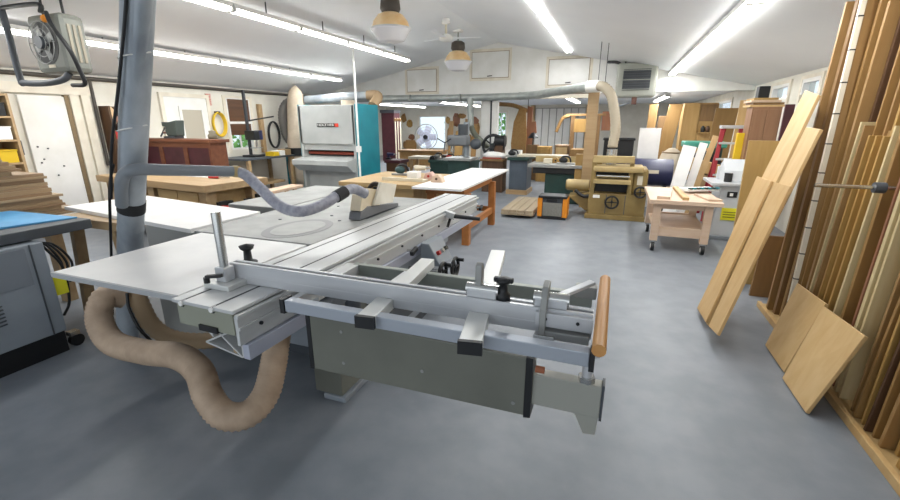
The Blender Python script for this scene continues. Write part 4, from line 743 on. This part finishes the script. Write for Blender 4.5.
R2 = random.Random(11); nb = 0; na = 0; todo = []
for i in range(70):
    m = pal[(i * 5 + R2.randrange(3)) % len(pal)]; t = R2.choice((.018, .02, .02, .025, .03)); h = R2.choice((2.38, 2.38, 2.3, 2.1, 2.38)) if y < 3.2 else R2.choice((1.55, 1.6, 1.52, 2.3, 1.58))
    x0 = 1.38 + (.055 * (i % 2)) + R2.uniform(0, .03) + (.05 if i % 7 == 3 else 0)
    if y < 2.75 and i % 4 == 0: h = 1.2
    if abs(y - t / 2 - rp.y) < .03: y = rp.y - .03
    todo.append((y, t, x0, h, m, R2.uniform(-.06, .06))); y -= t + R2.choice((.004, .008, .012, .02))
    if y < 1.5 or len(todo) > 46: break
far = [b for b in todo if b[0] > rp.y + .005]; near = [b for b in todo if b[0] <= rp.y + .005]
for k, (y, t, x0, h, m, e) in list(enumerate(reversed(far))) + [(k + 100, b) for k, b in enumerate(near)]:
    side = 'towards the cream strip' if k < 100 else 'away from the cream strip'; hh = 'short' if h < 1.3 else 'mid-height' if h < 1.9 else 'tall'
    stand(y, t, x0, h, m, '%s %s board in rack, %s from steel rod %s' % (hh, names[m], ORD[k % 100], side), 1.84 + e, .06)
# leaning planks: foot line x~.84, resting against the rack edge
def lean(name, f0, f1, t0, t1, th, m, label, group=None):
    """quad board: two foot points, two top points, thickness towards +x"""
    f0, f1, t0, t1 = map(Vector, (f0, f1, t0, t1)); n = (f1 - f0).cross(t0 - f0).normalized(); n = n if n.x > 0 else -n; n *= th
    if n.z < 0: n = n
    return MB().hexa([f0, f1, f0 + n, f1 + n, t0, t1, t0 + n, t1 + n]).build(name, m, None, .003, label, 'board', group)
def on(k, z): return .82 + (1.34 - .82) * z / 1.8 + k                # the leaning plane x(z)
PA0, PA1 = tp(697, 309, z=0.012), tp(708, 325, z=0.012); TA0, TA1 = tp(806, 90, z=1.8), tp(818, 95, z=1.8)
def plane_pt(px, py, k=0):
    lo, hi = 0., 2.2
    for _ in range(40):
        mid = (lo + hi) / 2; p = tp(px, py, X=on(k, mid)); lo, hi = (mid, hi) if p.z > mid else (lo, mid)
    return tp(px, py, X=on(k, lo))
G = 'planks leaning against lumber rack'
lean('leaning_plank', plane_pt(697, 308), plane_pt(707, 325), plane_pt(805, 90), plane_pt(818, 95), .022, M_birch, 'longest pale plank leaning against the rack, wide and square-topped', G)
lean('leaning_plank', plane_pt(709, 326, -.012), plane_pt(716, 334, -.012), plane_pt(806, 127, -.012), plane_pt(820, 129, -.012), .022, M_birch, 'second longest pale plank leaning beside the longest one', G)
lean('leaning_plank', plane_pt(697.5, 309, -.027), plane_pt(705.5, 322, -.027), plane_pt(757, 176, -.027), plane_pt(771, 181, -.027), .02, M_plyv, 'shorter tan plank lying on the longest leaning plank', G)
lean('leaning_plank', plane_pt(708.5, 326, -.038), plane_pt(717, 335, -.038), plane_pt(774, 182, -.038), plane_pt(790, 186, -.038), .02, M_plyv, 'narrow shorter plank lying on the second leaning plank', G)
# two panels at the plinth
def lp(px, py, z): return tp(px, py, z=z)
a, b, c = lp(765, 345, .01), lp(786, 376, .01), lp(812, 414, .01); ta, tb, tc2 = tp(797, 283, X=1.35), tp(829, 306, X=1.35), tp(873, 337, X=1.35)
lean('birch_board', a, lp(783.5, 372, .01), ta, tp(825.5, 303.5, X=1.35), .02, M_birch, 'birch panel leaning on the rack plinth next to the long planks')
lean('birch_board', lp(787.5, 379, .01) + Vector((-.03, .0, 0)), c + Vector((-.03, 0, 0)), tp(830, 307, X=1.35) + Vector((-.035, .0, 0)), tc2 + Vector((-.035, 0, 0)), .02, M_birch, 'birch panel leaning on plinth, overlapping its neighbour at the open side')
# sheets and furniture along the wall beyond the rack
def upright(px0, px1, pyt, Y, m, label, th=.03, dxl=.12, cat='sheet'):
    p, q = tp(px0, pyt, Y=Y), tp(px1, pyt, Y=Y); h = p.z
    return MB().hexa([(p.x - dxl, Y, .001), (q.x - dxl, Y, .001), (p.x - dxl, Y + th, .001), (q.x - dxl, Y + th, .001), (p.x, Y + .1, h), (q.x, Y + .1, h), (p.x, Y + .1 + th, h), (q.x, Y + .1 + th, h)]).build('upright_sheet', m, None, .003, label, cat)
upright(752, 786, 141, 4.95, M_plyz, 'tan sheet standing behind the leaning planks', dxl=.0)
upright(768, 792, 238, 4.6, M_brown, 'low brown board standing on floor behind the leaning planks', dxl=.05)
upright(789, 799, 104, 6.1, M_burg, 'burgundy panel standing behind the leaning planks', dxl=.02)
rz = tp(753, 107, Y=7.7); rr_ = tp(783, 107, Y=7.7)
ct_ = empty('tall_wood_cabinet', (2.1, 7.9, 0), 'tall reddish wood cabinet with sheets stacked on its top', 'cabinet')
B(rz.x, min(rr_.x, 2.49), 7.7, 8.02, 0, rz.z).build('body', M_redw, ct_, .005); xm = (rz.x + min(rr_.x, 2.49)) / 2
for (u, v) in ((rz.x + .02, xm - .005), (xm + .005, min(rr_.x, 2.49) - .02)): B(u, v, 7.685, 7.7, .06, rz.z - .04).build('door', M_redw, ct_, .003)
zt = rz.z
for i, (m, n) in enumerate(((M_birch, 'pale'), (M_brown, 'brown'), (M_maple, 'pinkish'), (M_plyz, 'tan'))):
    B(rz.x - .03 + .03 * (i % 2), rz.x + .42 - .04 * i, 7.72, 8.15, zt + .001, zt + .03).build('offcut_sheet', m, None, .002, '%s offcut sheet stacked on top of the tall reddish cabinet' % n, 'sheet', 'offcut sheets on the tall cabinet'); zt += .032
B(rz.x + .06, rz.x + .2, 7.8, 7.95, zt + .001, zt + .16).build('black_box', M_dark, None, .008, 'small black box standing on the sheets atop the reddish cabinet', 'box')
# tall cupboard and sheets at the right end of the back room
cp = empty('tall_cupboard', (1.7, 14.3, 0), 'tall orange-yellow cupboard with open shelf in the back room', 'cupboard')
u0, u1, u2 = tp(685, 103, Y=14), tp(701, 103, Y=14), tp(720, 104, Y=14); M_ocup = wood('orange_cupboard', '#cfa768', '#bf9656', 'z')
B(u0.x, u2.x, 14.05, 14.6, 0, u0.z).build('body', M_ocup, cp, .005); B(u0.x, u1.x, 14.02, 14.05, .05, u0.z).build('tall_door', M_ocup, cp, .004); B(u1.x + .03, u2.x - .02, 14.03, 14.05, 1.62, u0.z - .04).build('upper_door', M_brown, cp, .004)
B(u1.x + .02, u2.x - .02, 13.9, 14.05, 1.3, 1.33).build('shelf_board', M_ocup, cp, .003); B(u1.x + .03, u2.x - .02, 14.03, 14.05, .05, 1.2).build('lower_door', M_ocup, cp, .004)
for i, (m, px) in enumerate(((M_dark, 705), (M_walnut, 710))):
    c = tp(px, 115, Y=13.97); MB().lathe([(.001, 0), (.05, 0), (.055, .1), (.03, .16), (.001, .17)], (c.x, 13.97, 1.331), 12).build('jar', m, None, 0, '%s jar on the open shelf of the orange cupboard' % ('black' if i == 0 else 'dark brown'), 'jar')
upright(670, 684, 104, 13.7, M_tan, 'tall tan sheet leaning beside the orange cupboard', dxl=.25); upright(650, 659, 104, 13.9, M_tan, 'narrow tall tan sheet at the edge of the cupboard row', dxl=.02); upright(659, 668, 116, 13.8, M_brown, 'lower brown sheet between the tall tan sheets', dxl=.03); upright(717, 740, 108, 11.4, M_tan, 'wide tan sheet leaning in front of the cupboard under the high window', dxl=.1)
upright(742, 755, 100, 9.9, M_plyv, 'pale sheet leaning by the wall under the high window', dxl=.05)

# ------------------------------------------------------------ overhead: heaters, pendant lamps, ceiling fan
ht = empty('unit_heater', (-5.45, 3.1, 2.05), 'grey hanging unit heater with wire fan guard near ceiling', 'heater')
HX0, HX1, HY0, HY1, HZ0, HZ1 = -5.72, -5.2, 3.0, 3.24, 2.08, 2.63
M_ht = mat('heater_grey', '#7f817a', .45, .1, '#73756e', 4)
M_ht2 = mat('pale_heater_grey', '#9fa198', .45, .1, '#94968d', 4)
B(HX0, HX1, HY0, HY1, HZ0, HZ1).build('case', M_ht, ht, .05); hc = ((HX0 + HX1) / 2 - .02, HY0 - .005, 2.36)
MB().cyl((hc[0], HY0 - .004, hc[2]), (hc[0], HY0 + .03, hc[2]), .2, n=28).build('fan_opening', M_dark, ht)
for a in range(4): MB().bar((hc[0], HY0 - .012, hc[2]), (hc[0] + .16 * math.cos(a * 1.57 + .4), HY0 - .012, hc[2] + .16 * math.sin(a * 1.57 + .4)), .07, .006, (0, 1, 0)).build('fan_blade', M_cast, ht)
for r in (.07, .13, .195): MB().torus((hc[0], HY0 - .035, hc[2]), r, .004, 'y', 24, 6).build('guard_ring', M_cast, ht)
for a in range(6): MB().cyl((hc[0], HY0 - .035, hc[2]), (hc[0] + .2 * math.cos(a * 1.047), HY0 - .03, hc[2] + .2 * math.sin(a * 1.047)), .0035, n=6).build('guard_wire', M_cast, ht)
MB().cyl((hc[0], HY0 - .06, hc[2]), (hc[0], HY0 + .02, hc[2]), .06, n=14).build('motor', M_machd, ht); MB().ball((hc[0] + .12, HY0 - .02, HZ1 - .06), .035).build('valve', M_orng, ht)
for i in range(3): B(HX1 - .002, HX1 + .012, HY0 + .06 + .05 * i, HY0 + .085 + .05 * i, HZ0 + .1, HZ1 - .1).build('louvre', mat('dull_beige_louvre', '#9b9382', .5), ht, .003)
for x in (HX0 + .1, HX1 - .1): MB().cyl((x, 3.12, HZ1 - .02), (x, 3.12, ceil_z(x) + .01), .012, n=8).build('hanger_rod', M_dark, ht)
B(-5.5, -5.4, HY0 - .006, HY0, HZ0 + .05, HZ0 + .08).build('name_strip', M_ivory, ht)
MB().tube([(-6.06, 3.0, 2.72), (-6.05, 3.0, 2.5), (-6.05, 3.0, 2.05), (-5.98, 3.0, 2.0), (-5.6, 3.0, 1.99), (-5.36, 3.02, 2.02), (-5.3, 3.05, 2.08)], .032, 10, k=6).build('gas_pipe', M_machd, ht)
MB().tube([(-6.4, 3.0, 2.69), (-6.06, 3.0, 2.72), (-5.42, 2.98, 2.7), (-5.38, 2.97, 2.62)], .022, 8, k=6).build('feed_pipe', M_dark, ht)
MB().tube([(-5.3, 2.97, 2.62), (-5.2, 2.94, 2.48), (-5.08, 2.97, 2.28), (-5.08, 3.02, 2.1), (-5.1, 3.05, 1.97), (-5.28, 3.04, 1.96)], .02, 8).build('flex_line', M_dark, ht)
h2_ = empty('unit_heater', (.2, 10.35, 2.1), 'grey slatted unit heater hanging before the gable wall', 'heater')
q0, q1 = tp(618, 63, Y=10.3), tp(655, 97, Y=10.3)
B(q0.x, q1.x, 10.3, 10.62, q1.z, q0.z).build('case', M_ht2, h2_, .05); B(q0.x + .13, q1.x - .13, 10.28, 10.3, q1.z + .14, q0.z - .13).build('grille_back', M_machd, h2_)
for i in range(9):
    z = q1.z + .16 + (q0.z - q1.z - .31) * i / 8; MB().bar((q0.x + .13, 10.27, z), (q1.x - .13, 10.27, z), .03, .012).build('slat', M_slot if i % 4 else M_ht2, h2_)
for x in (q0.x + .15, q1.x - .15): MB().cyl((x, 10.45, q0.z - .02), (x, 10.45, ceil_z(x) + .01), .015, n=8).build('hanger_rod', M_dark, h2_)
MB().tube([(q0.x + .05, 10.4, q0.z), (q0.x - .05, 10.4, q0.z + .03), (q0.x - .2, 10.5, q0.z + .05)], .03, 8).build('flue', M_slot, h2_)
B((q0.x + q1.x) / 2 - .05, (q0.x + q1.x) / 2 + .05, 10.3, 10.45, q1.z - .14, q1.z).build('valve_box', mat('brown_valve', '#5b3a30', .5), h2_, .005)
MB().tube([(q0.x + .3, 10.4, q1.z - .1), (q0.x + .1, 10.4, q1.z - .16), (q0.x - .1, 10.42, q1.z - .12)], .02, 8).build('drain_pipe', M_galv, h2_)
def pendant(px, py, X, label):
    c = tp(px, py, X=X); t = empty('pendant_lamp', c, label, 'lamp', 'industrial pendant lamps'); r = .265; cz = ceil_z(c.x)
    MB().lathe([(r * .42, .2), (r * .66, .17), (r * .9, .09), (r * 1.0, .0)], c, 28).build('amber_shade', M_amber, t); MB().lathe([(r * 1.0, .0), (r * 1.05, -.015), (r * .98, -.03), (r * .7, -.15), (r * .5, -.165), (.001, -.155)], c, 28).build('prismatic_lens', M_lens, t)
    MB().torus(c, r * 1.02, .012, 'z', 28, 8).build('rim', M_alux, t); MB().lathe([(.001, .38), (.08, .38), (.13, .35), (.14, .25), (r * .43, .195)], c, 20).build('ballast_housing', mat('brown_metal', '#4b443c', .5, .2), t)
    MB().cyl(c + Vector((0, 0, .37)), (c.x, c.y, cz + .01), .016, n=8).build('stem', M_ht2, t); B(c.x - .08, c.x + .08, c.y - .08, c.y + .08, cz - .04, cz + .01).build('ceiling_box', M_white, t, .005)
    return t
pendant(391, 29, -3.1, 'amber pendant lamp with prismatic lens hanging before the ceiling fan')
pendant(458, 62, -3.15, 'amber pendant lamp with prismatic lens hanging between two gable hatches')
fc = tp(446, 38, Y=7.9); cf = empty('ceiling_fan', (fc.x, 7.9, fc.z), 'white ceiling fan on a short rod by the ridge', 'fan')
MB().cyl((fc.x, 7.9, fc.z), (fc.x, 7.9, ceil_z(fc.x) + .01), .022, n=10).build('rod', M_ivory, cf); MB().lathe([(.001, .06), (.08, .055), (.13, .02), (.13, -.03), (.07, -.06), (.001, -.065)], (fc.x, 7.9, fc.z), 20).build('motor', M_white, cf); MB().lathe([(.001, 0), (.06, 0), (.08, -.08), (.03, -.1)], (fc.x, 7.9, ceil_z(fc.x)), 16).build('canopy', M_white, cf)
for a in (.5, .5 + 2.094, .5 + 4.189): MB().bar((fc.x + .12 * math.cos(a), 7.9 + .12 * math.sin(a), fc.z), (fc.x + .62 * math.cos(a), 7.9 + .62 * math.sin(a), fc.z + .02), .1, .008).build('blade', M_ceil, cf)

# ------------------------------------------------------------ back room
fw_ = tp(426, 137, Y=18.6); fn = empty('pedestal_fan', (fw_.x, 18.6, 0), 'round pedestal fan in front of the bright back window', 'fan')
rad = .56; MB().torus((fw_.x, 18.6, fw_.z), rad, .02, 'y', 32, 6).build('guard', M_cast, fn)
for r in (.2, .32, .44): MB().torus((fw_.x, 18.57, fw_.z), r, .008, 'y', 28, 6).build('guard_ring', M_cast, fn)
for a in range(5): MB().bar((fw_.x, 18.6, fw_.z), (fw_.x + .5 * math.cos(a * 1.257), 18.6, fw_.z + .5 * math.sin(a * 1.257)), .3, .015, (0, 1, .4)).build('blade', mat('pale_blue_plastic', '#b9bdd0', .4), fn)
MB().cyl((fw_.x, 18.5, fw_.z), (fw_.x, 18.85, fw_.z), .1).build('motor', M_dark, fn); MB().cyl((fw_.x, 18.7, 0), (fw_.x, 18.7, fw_.z), .03, n=8).build('pole', M_dark, fn); MB().cyl((fw_.x, 18.7, 0), (fw_.x, 18.7, .05), .3).build('base', M_dark, fn)
# templates and offcuts hung on the back wall
R3 = random.Random(5); hang = [(392, 122, 6, 12), (404, 118, 6, 9), (410, 124, 7, 8), (412, 137, 8, 6), (399, 138, 5, 10), (405, 145, 4, 8), (448, 120, 5, 7), (456, 120, 8, 12), (450, 136, 6, 20), (459, 140, 6, 18), (466, 128, 5, 8), (474, 122, 9, 10), (478, 130, 4, 14), (462, 116, 10, 5), (470, 140, 5, 12), (484, 132, 5, 14)]
kinds = [('tan', M_tan), ('brown', M_mdf), ('golden', M_gold), ('rosy', M_rosy)]
for i, (px, py, w_, h_) in enumerate(hang):
    c = tp(px, py, Y=YB); n, m = kinds[i % 4]; ww, hh = w_ * .04 / 2, h_ * .04 / 2; pts = [(c.x + ww * 1.2 * math.cos(k * .785 + .3) * R3.uniform(.8, 1.2), c.z + hh * 1.25 * math.sin(k * .785 + .3) * R3.uniform(.85, 1.15)) for k in range(8)]
    t = empty('wood_template', (c.x, YB, c.z - hh), '%s wooden template on the back wall, %s from the bright window towards the %s' % (n, ORD[len([q for q in hang if (432 < q[0] < px if px > 432 else px < q[0] < 432)])], 'white post' if px > 432 else 'sander'), 'template', 'templates on the back wall')
    MB().prism(pts, 'y', YB - .03, YB - .002).build('board', m, t, .004); MB().cyl((c.x, YB - .05, c.z + hh * .7), (c.x, YB - .001, c.z + hh * .7), .02, n=8).build('peg', M_slot, t)
lc = tp(386, 125, Y=17); sq = empty('hanging_coat', (lc.x, 17.2, .9), 'dark burgundy cloth hanging beside the teal sander panel', 'cloth')
cb0, cb1 = tp(381, 113, Y=16.6), tp(395, 141, Y=16.6); bc2 = empty('burgundy_cabinet', ((cb0.x + cb1.x) / 2, 16.8, 0), 'tall dark burgundy cabinet standing past the sander', 'cabinet')
bpy.data.objects.remove(sq)
B(cb0.x, cb1.x, 16.6, 17.1, 0, cb0.z).build('body', M_burg, bc2, .01); B(cb0.x + .03, cb1.x - .03, 16.58, 16.6, .9, cb0.z - .1).build('door', M_burg, bc2, .005); B(cb0.x - .03, cb1.x + .03, 16.55, 17.13, cb0.z, cb0.z + .12).build('cap', M_machd, bc2, .01)
for i, px in enumerate((394, 396.5, 399)):
    c = tp(px, 118, Y=16.3); t = empty('pipe_clamp', (c.x, 16.4, 0), '%s pale upright pipe clamp from the burgundy cabinet' % ORD[i], 'clamp', 'pipe clamps by the burgundy cabinet'); MB().cyl((c.x, 16.4, 0), (c.x, 16.4, c.z), .025, n=8).build('pipe', M_ivory, t); B(c.x - .04, c.x + .04, 16.34, 16.42, c.z - .12, c.z - .02).build('jaw', M_brown, t, .005)
def benchbox(px0, px1, pyt, Y, dep, label, mt, mb_, legs=False, name='back_bench'):
    p, q = tp(px0, pyt, Y=Y), tp(px1, pyt, Y=Y); t = empty(name, ((p.x + q.x) / 2, Y + dep / 2, 0), label, 'bench')
    B(p.x, q.x, Y, Y + dep, p.z - .07, p.z).build('top', mt, t, .006)
    if legs:
        for x in (p.x + .03, q.x - .11):
            for yy in (Y + .03, Y + dep - .11): B(x, x + .08, yy, yy + .08, 0, p.z - .07).build('leg', mb_, t)
        B(p.x + .05, q.x - .05, Y + .1, Y + dep - .1, .25, .29).build('shelf', mb_, t)
    else: B(p.x + .04, q.x - .04, Y + .03, Y + dep - .03, 0, p.z - .07).build('body', mb_, t, .005)
    return p, q
benchbox(398, 440, 150, 14.5, .8, 'brown cabinet bench standing under the bright back window', M_brown, M_mdf)
benchbox(408, 436, 156.5, 12.0, .6, 'small ivory-topped bench before the brown cabinet bench', M_ivory, M_bench, True)
p1, q1 = benchbox(428, 472, 160, 10.6, .8, 'dark green steel bench cluttered with small tools', M_green, M_green)
R4 = random.Random(9); clut = [(433, M_dark, 'black'), (439, M_cast, 'grey'), (445, M_walnut, 'brown'), (451, M_red, 'red'), (457, M_dteal, 'dark teal'), (463, M_ivory, 'ivory')]
for i, (px, m, n) in enumerate(clut): prop('bench_tool', px, 157, 10.75 + .25 * (i % 3), p1.z, ('block', 'planer', 'box', 'planer', 'block', 'box')[i], '%s small tool standing on the dark green steel bench' % n, 'tool', m, M_dark)
pa_, qa_ = benchbox(384, 400, 160, 9.6, .5, 'dark low stand with clutter behind the boxy bench', M_burg, M_walnut)
prop('power_drill', 391, 157, 9.8, pa_.z, 'drill', 'navy power drill lying on the dark low stand', 'drill', M_navy, M_dark)
# radial / drill machine with flex from duct
m0 = tp(468, 165, Y=10.35); rs = empty('milling_drill', (m0.x, 10.0, 0), 'grey mill drill with star handles under the duct drop', 'drill press')
MX = m0.x
B(MX - .35, MX + .2, 9.85, 10.3, 0, .72).build('stand', M_green, rs, .01); B(MX - .42, MX + .26, 9.75, 10.35, .72, .78).build('table', M_cast, rs, .006); MB().cyl((MX, 10.2, .78), (MX, 10.2, 1.6), .07).build('column', M_galv, rs)
B(MX - .42, MX + .1, 9.95, 10.25, 1.05, 1.3).build('head', mat('mid_grey_paint', '#74777a', .5), rs, .05); MB().cyl((MX - .05, 10.1, 1.3), (MX - .05, 10.1, 1.55), .12).build('motor', M_machd, rs); MB().cyl((MX - .3, 10.05, .9), (MX - .3, 10.05, 1.05), .05).build('chuck', M_steel, rs)
for a in range(3): MB().cyl((MX - .45, 9.92, 1.12), (MX - .45 + .2 * math.cos(a * 2.1 + .5), 9.86, 1.12 + .2 * math.sin(a * 2.1 + .5)), .014, n=6).build('star_handle', M_dark, rs)
MB().ball((MX + .3, 10.0, 1.1), .14, 14, (1, .8, .9)).build('grinder_head', M_machd, rs)
MB().tube([tp(471, 127, Y=10.45), tp(476, 136, Y=10.4), tp(487, 146, Y=10.3), (MX + .3, 10.0, 1.22)], .07, 12, rib=.03).build('flex_hose', mat('olive_hose', '#6f7264', .6), hd)
# band-wheel machine and shaper cabinet
p, q = tp(509, 160, Y=9.75), tp(527, 160, Y=9.75); sh_ = empty('shaper', ((p.x + q.x) / 2, 10.0, 0), 'blue-grey steel shaper cabinet with long white side table', 'machine')
M_bgrey = mat('blue_grey_enamel', '#515b66', .5, 0, '#48515b', 4)
B(p.x, q.x, 9.8, 10.4, .1, p.z).build('cabinet', M_bgrey, sh_, .012); B(p.x - .03, q.x + .05, 9.7, 10.5, p.z, p.z + .06).build('table', M_green, sh_, .006); B(p.x - .05, q.x + .03, 9.75, 10.45, 0, .1).build('plinth', M_bench, sh_)
B(q.x - .25, q.x + .85, 9.85, 10.2, p.z + .07, p.z + .12).build('side_table', M_ivory, sh_, .004); B(q.x - .55, q.x - .2, 10.0, 10.2, p.z + .06, p.z + .2).build('fence', M_white, sh_, .006)
for x in (q.x + .72,): B(x, x + .06, 9.9, 9.96, 0, p.z + .07).build('leg', M_ivory, sh_)
p2, q2 = tp(482, 160, Y=9.9), tp(503, 160, Y=9.9); bw = empty('belt_grinder', ((p2.x + q2.x) / 2, 10.0, 0), 'black wheeled band machine beside the white post', 'machine')
B(p2.x, q2.x, 9.9, 10.3, 0, p2.z - .02).build('stand', M_walnut, bw, .01); B(p2.x - .04, q2.x + .02, 9.85, 10.35, p2.z - .02, p2.z + .03).build('table', M_brown, bw, .006)
wc = tp(492, 146, Y=9.9); wh = MB().torus((wc.x, 10.0, wc.z), .24, .035, 'y', 28, 8).build('wheel', M_dark, bw); MB().cyl((wc.x, 9.92, wc.z), (wc.x, 10.2, wc.z), .06).build('hub', M_dark, wh)
for a in range(5): MB().bar((wc.x, 10.0, wc.z), (wc.x + .23 * math.cos(a * 1.257), 10.0, wc.z + .23 * math.sin(a * 1.257)), .035, .03).build('spoke', M_dark, wh)
B(wc.x - .1, wc.x + .1, 10.05, 10.25, p2.z + .03, wc.z).build('bearing', M_machd, bw, .02); mm = tp(501, 141, Y=10.1); MB().cyl((mm.x - .12, 10.05, mm.z), (mm.x + .12, 10.05, mm.z), .13).build('motor', M_dark, bw); B(mm.x - .12, mm.x + .08, 9.95, 10.2, p2.z + .03, mm.z - .1).build('motor_bracket', M_walnut, bw, .01)
MB().ball((p2.x + .28, 9.98, p2.z + .11), .12, 14, (2.4, .9, .75)).build('white_cover', M_white, bw)
MB().bar((p2.x + .02, 9.9, p2.z + .05), (q2.x - .05, 9.9, p2.z + .05), .06, .03).build('red_strip', M_belt, bw)
# curved panels, boards and a small lamp right of the post, then shelves by the panelled door
c = tp(518, 130, Y=13.0); MB().prism([(c.x - .12, 0), (c.x + .24, 0), (c.x + .26, 1.2), (c.x + .2, 1.95), (c.x + .02, 2.0), (c.x - .14, 1.6), (c.x - .2, 1.0)], 'y', 13.0, 13.04).build('curved_panel', M_mdf, None, .004, 'tall curved brown panel leaning behind the band machine', 'panel')
c = tp(528, 125, Y=13.1); MB().prism([(c.x - .04, 0), (c.x + .14, 0), (c.x + .14, 1.2), (c.x + .26, 1.3), (c.x + .22, 1.62), (c.x + .1, 1.6), (c.x + .12, 2.0), (c.x - .04, 2.05)], 'y', 13.12, 13.16).build('cutout_board', M_rosy, None, .003, 'narrow notched board standing beside the curved brown panel', 'board')
ca0, ca1 = tp(498, 104, Y=13.3), tp(528, 111, Y=13.3); cm = empty('curved_moulding', ca1, 'curved oak moulding hung from ceiling above the curved brown panel', 'moulding'); MB().tube([ca0, ca0.lerp(ca1, .5) + Vector((0, 0, .06)), ca1], .06, 8).build('moulding', M_oak, cm)
for p in (ca0, ca1): MB().cyl(p, (p.x, p.y, ZB + .01), .01, n=6).build('hanger_wire', M_slot, cm)
lt = tp(533, 140, Y=12.6); ml_ = empty('mushroom_lamp', (lt.x, 12.6, 0), 'dark mushroom-shaped lamp on a wooden stand', 'lamp'); B(lt.x - .15, lt.x + .15, 12.5, 12.8, 0, .98).build('stand', M_brown, ml_, .006); MB().cyl((lt.x, 12.6, .98), (lt.x, 12.6, lt.z + .1), .02, n=8).build('stem', M_dark, ml_); MB().lathe([(.001, .16), (.06, .14), (.14, .03), (.15, 0)], (lt.x, 12.6, lt.z + .05), 18).build('shade', M_dark, ml_)
sA, sB = tp(566, 116, Y=13.4), tp(606, 116, Y=13.4); sf = empty('display_stand', ((sA.x + sB.x) / 2, 13.6, 0), 'wooden stand with curved arm piece and orange board behind the post', 'stand')
for x in (sA.x + .15, sB.x - .25): B(x, x + .12, 13.4, 13.5, 0, sA.z).build('upright', M_brown, sf, .004)
B(sA.x, sB.x, 13.38, 13.55, sA.z, sA.z + .06).build('crosspiece', M_oak, sf, .004); B(sA.x + .25, sB.x - .35, 13.37, 13.4, sA.z - .45, sA.z - .08).build('orange_board', M_gold, sf, .004); B(sB.x - .1, sB.x + .14, 13.4, 13.6, sA.z - .4, sA.z + .12).build('red_brown_panel', M_rosy, sf, .004)
MB().tube([(sA.x + .1, 13.4, sA.z), (sA.x - .1, 13.4, sA.z - .08), (sA.x - .25, 13.4, sA.z - .45)], .05, 8).build('curved_arm', M_oak, sf)
for i, (px, w_, h, m, n) in enumerate(((545, .22, .95, M_gold, 'golden'), (563, .22, 1.0, M_brown, 'brown'), (579, .22, .9, M_tan, 'tan'))):
    c = tp(px, 150, Y=12.2); t = empty('plywood_box', (c.x, 12.4, 0), '%s plywood box standing behind the jointer' % n, 'box', 'plywood boxes behind the jointer'); B(c.x - w_, c.x + w_ * .6, 12.2, 12.7, 0, h).build('body', m, t, .005); B(c.x - w_ + .03, c.x + w_ * .6 - .03, 12.185, 12.2, .06, h - .06).build('front', M_birch if i == 1 else m, t, .004)
c = tp(672, 160, Y=10.4); sa = empty('sack', (c.x, 10.6, 0), 'pale paper sack standing behind the navy roll', 'sack'); MB().lathe([(.001, 0), (.26, .0), (.3, .3), (.28, .7), (.2, .95), (.08, 1.05), (.001, 1.07)], (c.x, 10.6, 0), 16).build('sack_body', M_bag, sa); MB().torus((c.x, 10.6, .97), .19, .014, 'z', 18, 6).build('tie', M_brown, sa)
for px0, px1, py, m, n in ((448.5, 453, 121, M_tan, 'tall tan sheet leaning on the back wall next to the bright window'), (455, 463, 131, M_gold, 'broad golden sheet leaning on the back wall among the templates'), (464.5, 467.5, 119, M_oak, 'narrow oak sheet leaning on the back wall behind the mill drill'), (472, 477, 124, M_mdf, 'brown sheet leaning on the back wall behind the duct drop'), (405, 416, 140, M_mdf, 'low brown sheet leaning on the back wall by the fan')):
    upright(px0, px1, py, 19.55, m, n, dxl=.05)
pz = tp(509, 160, Y=9.75)
prop('router_tool', 514, 155, 9.95, pz.z + .06, 'planer', 'black router lying on the blue-grey shaper table', 'router', M_dark)
prop('parts_box', 548, 160, 9.2, .78, 'box', 'small ivory box on the green jointer table', 'box', M_ivory)
prop('scrap_block', 556, 160, 9.35, .78, 'block', 'tan scrap block on the green jointer table', 'offcut', M_gold)
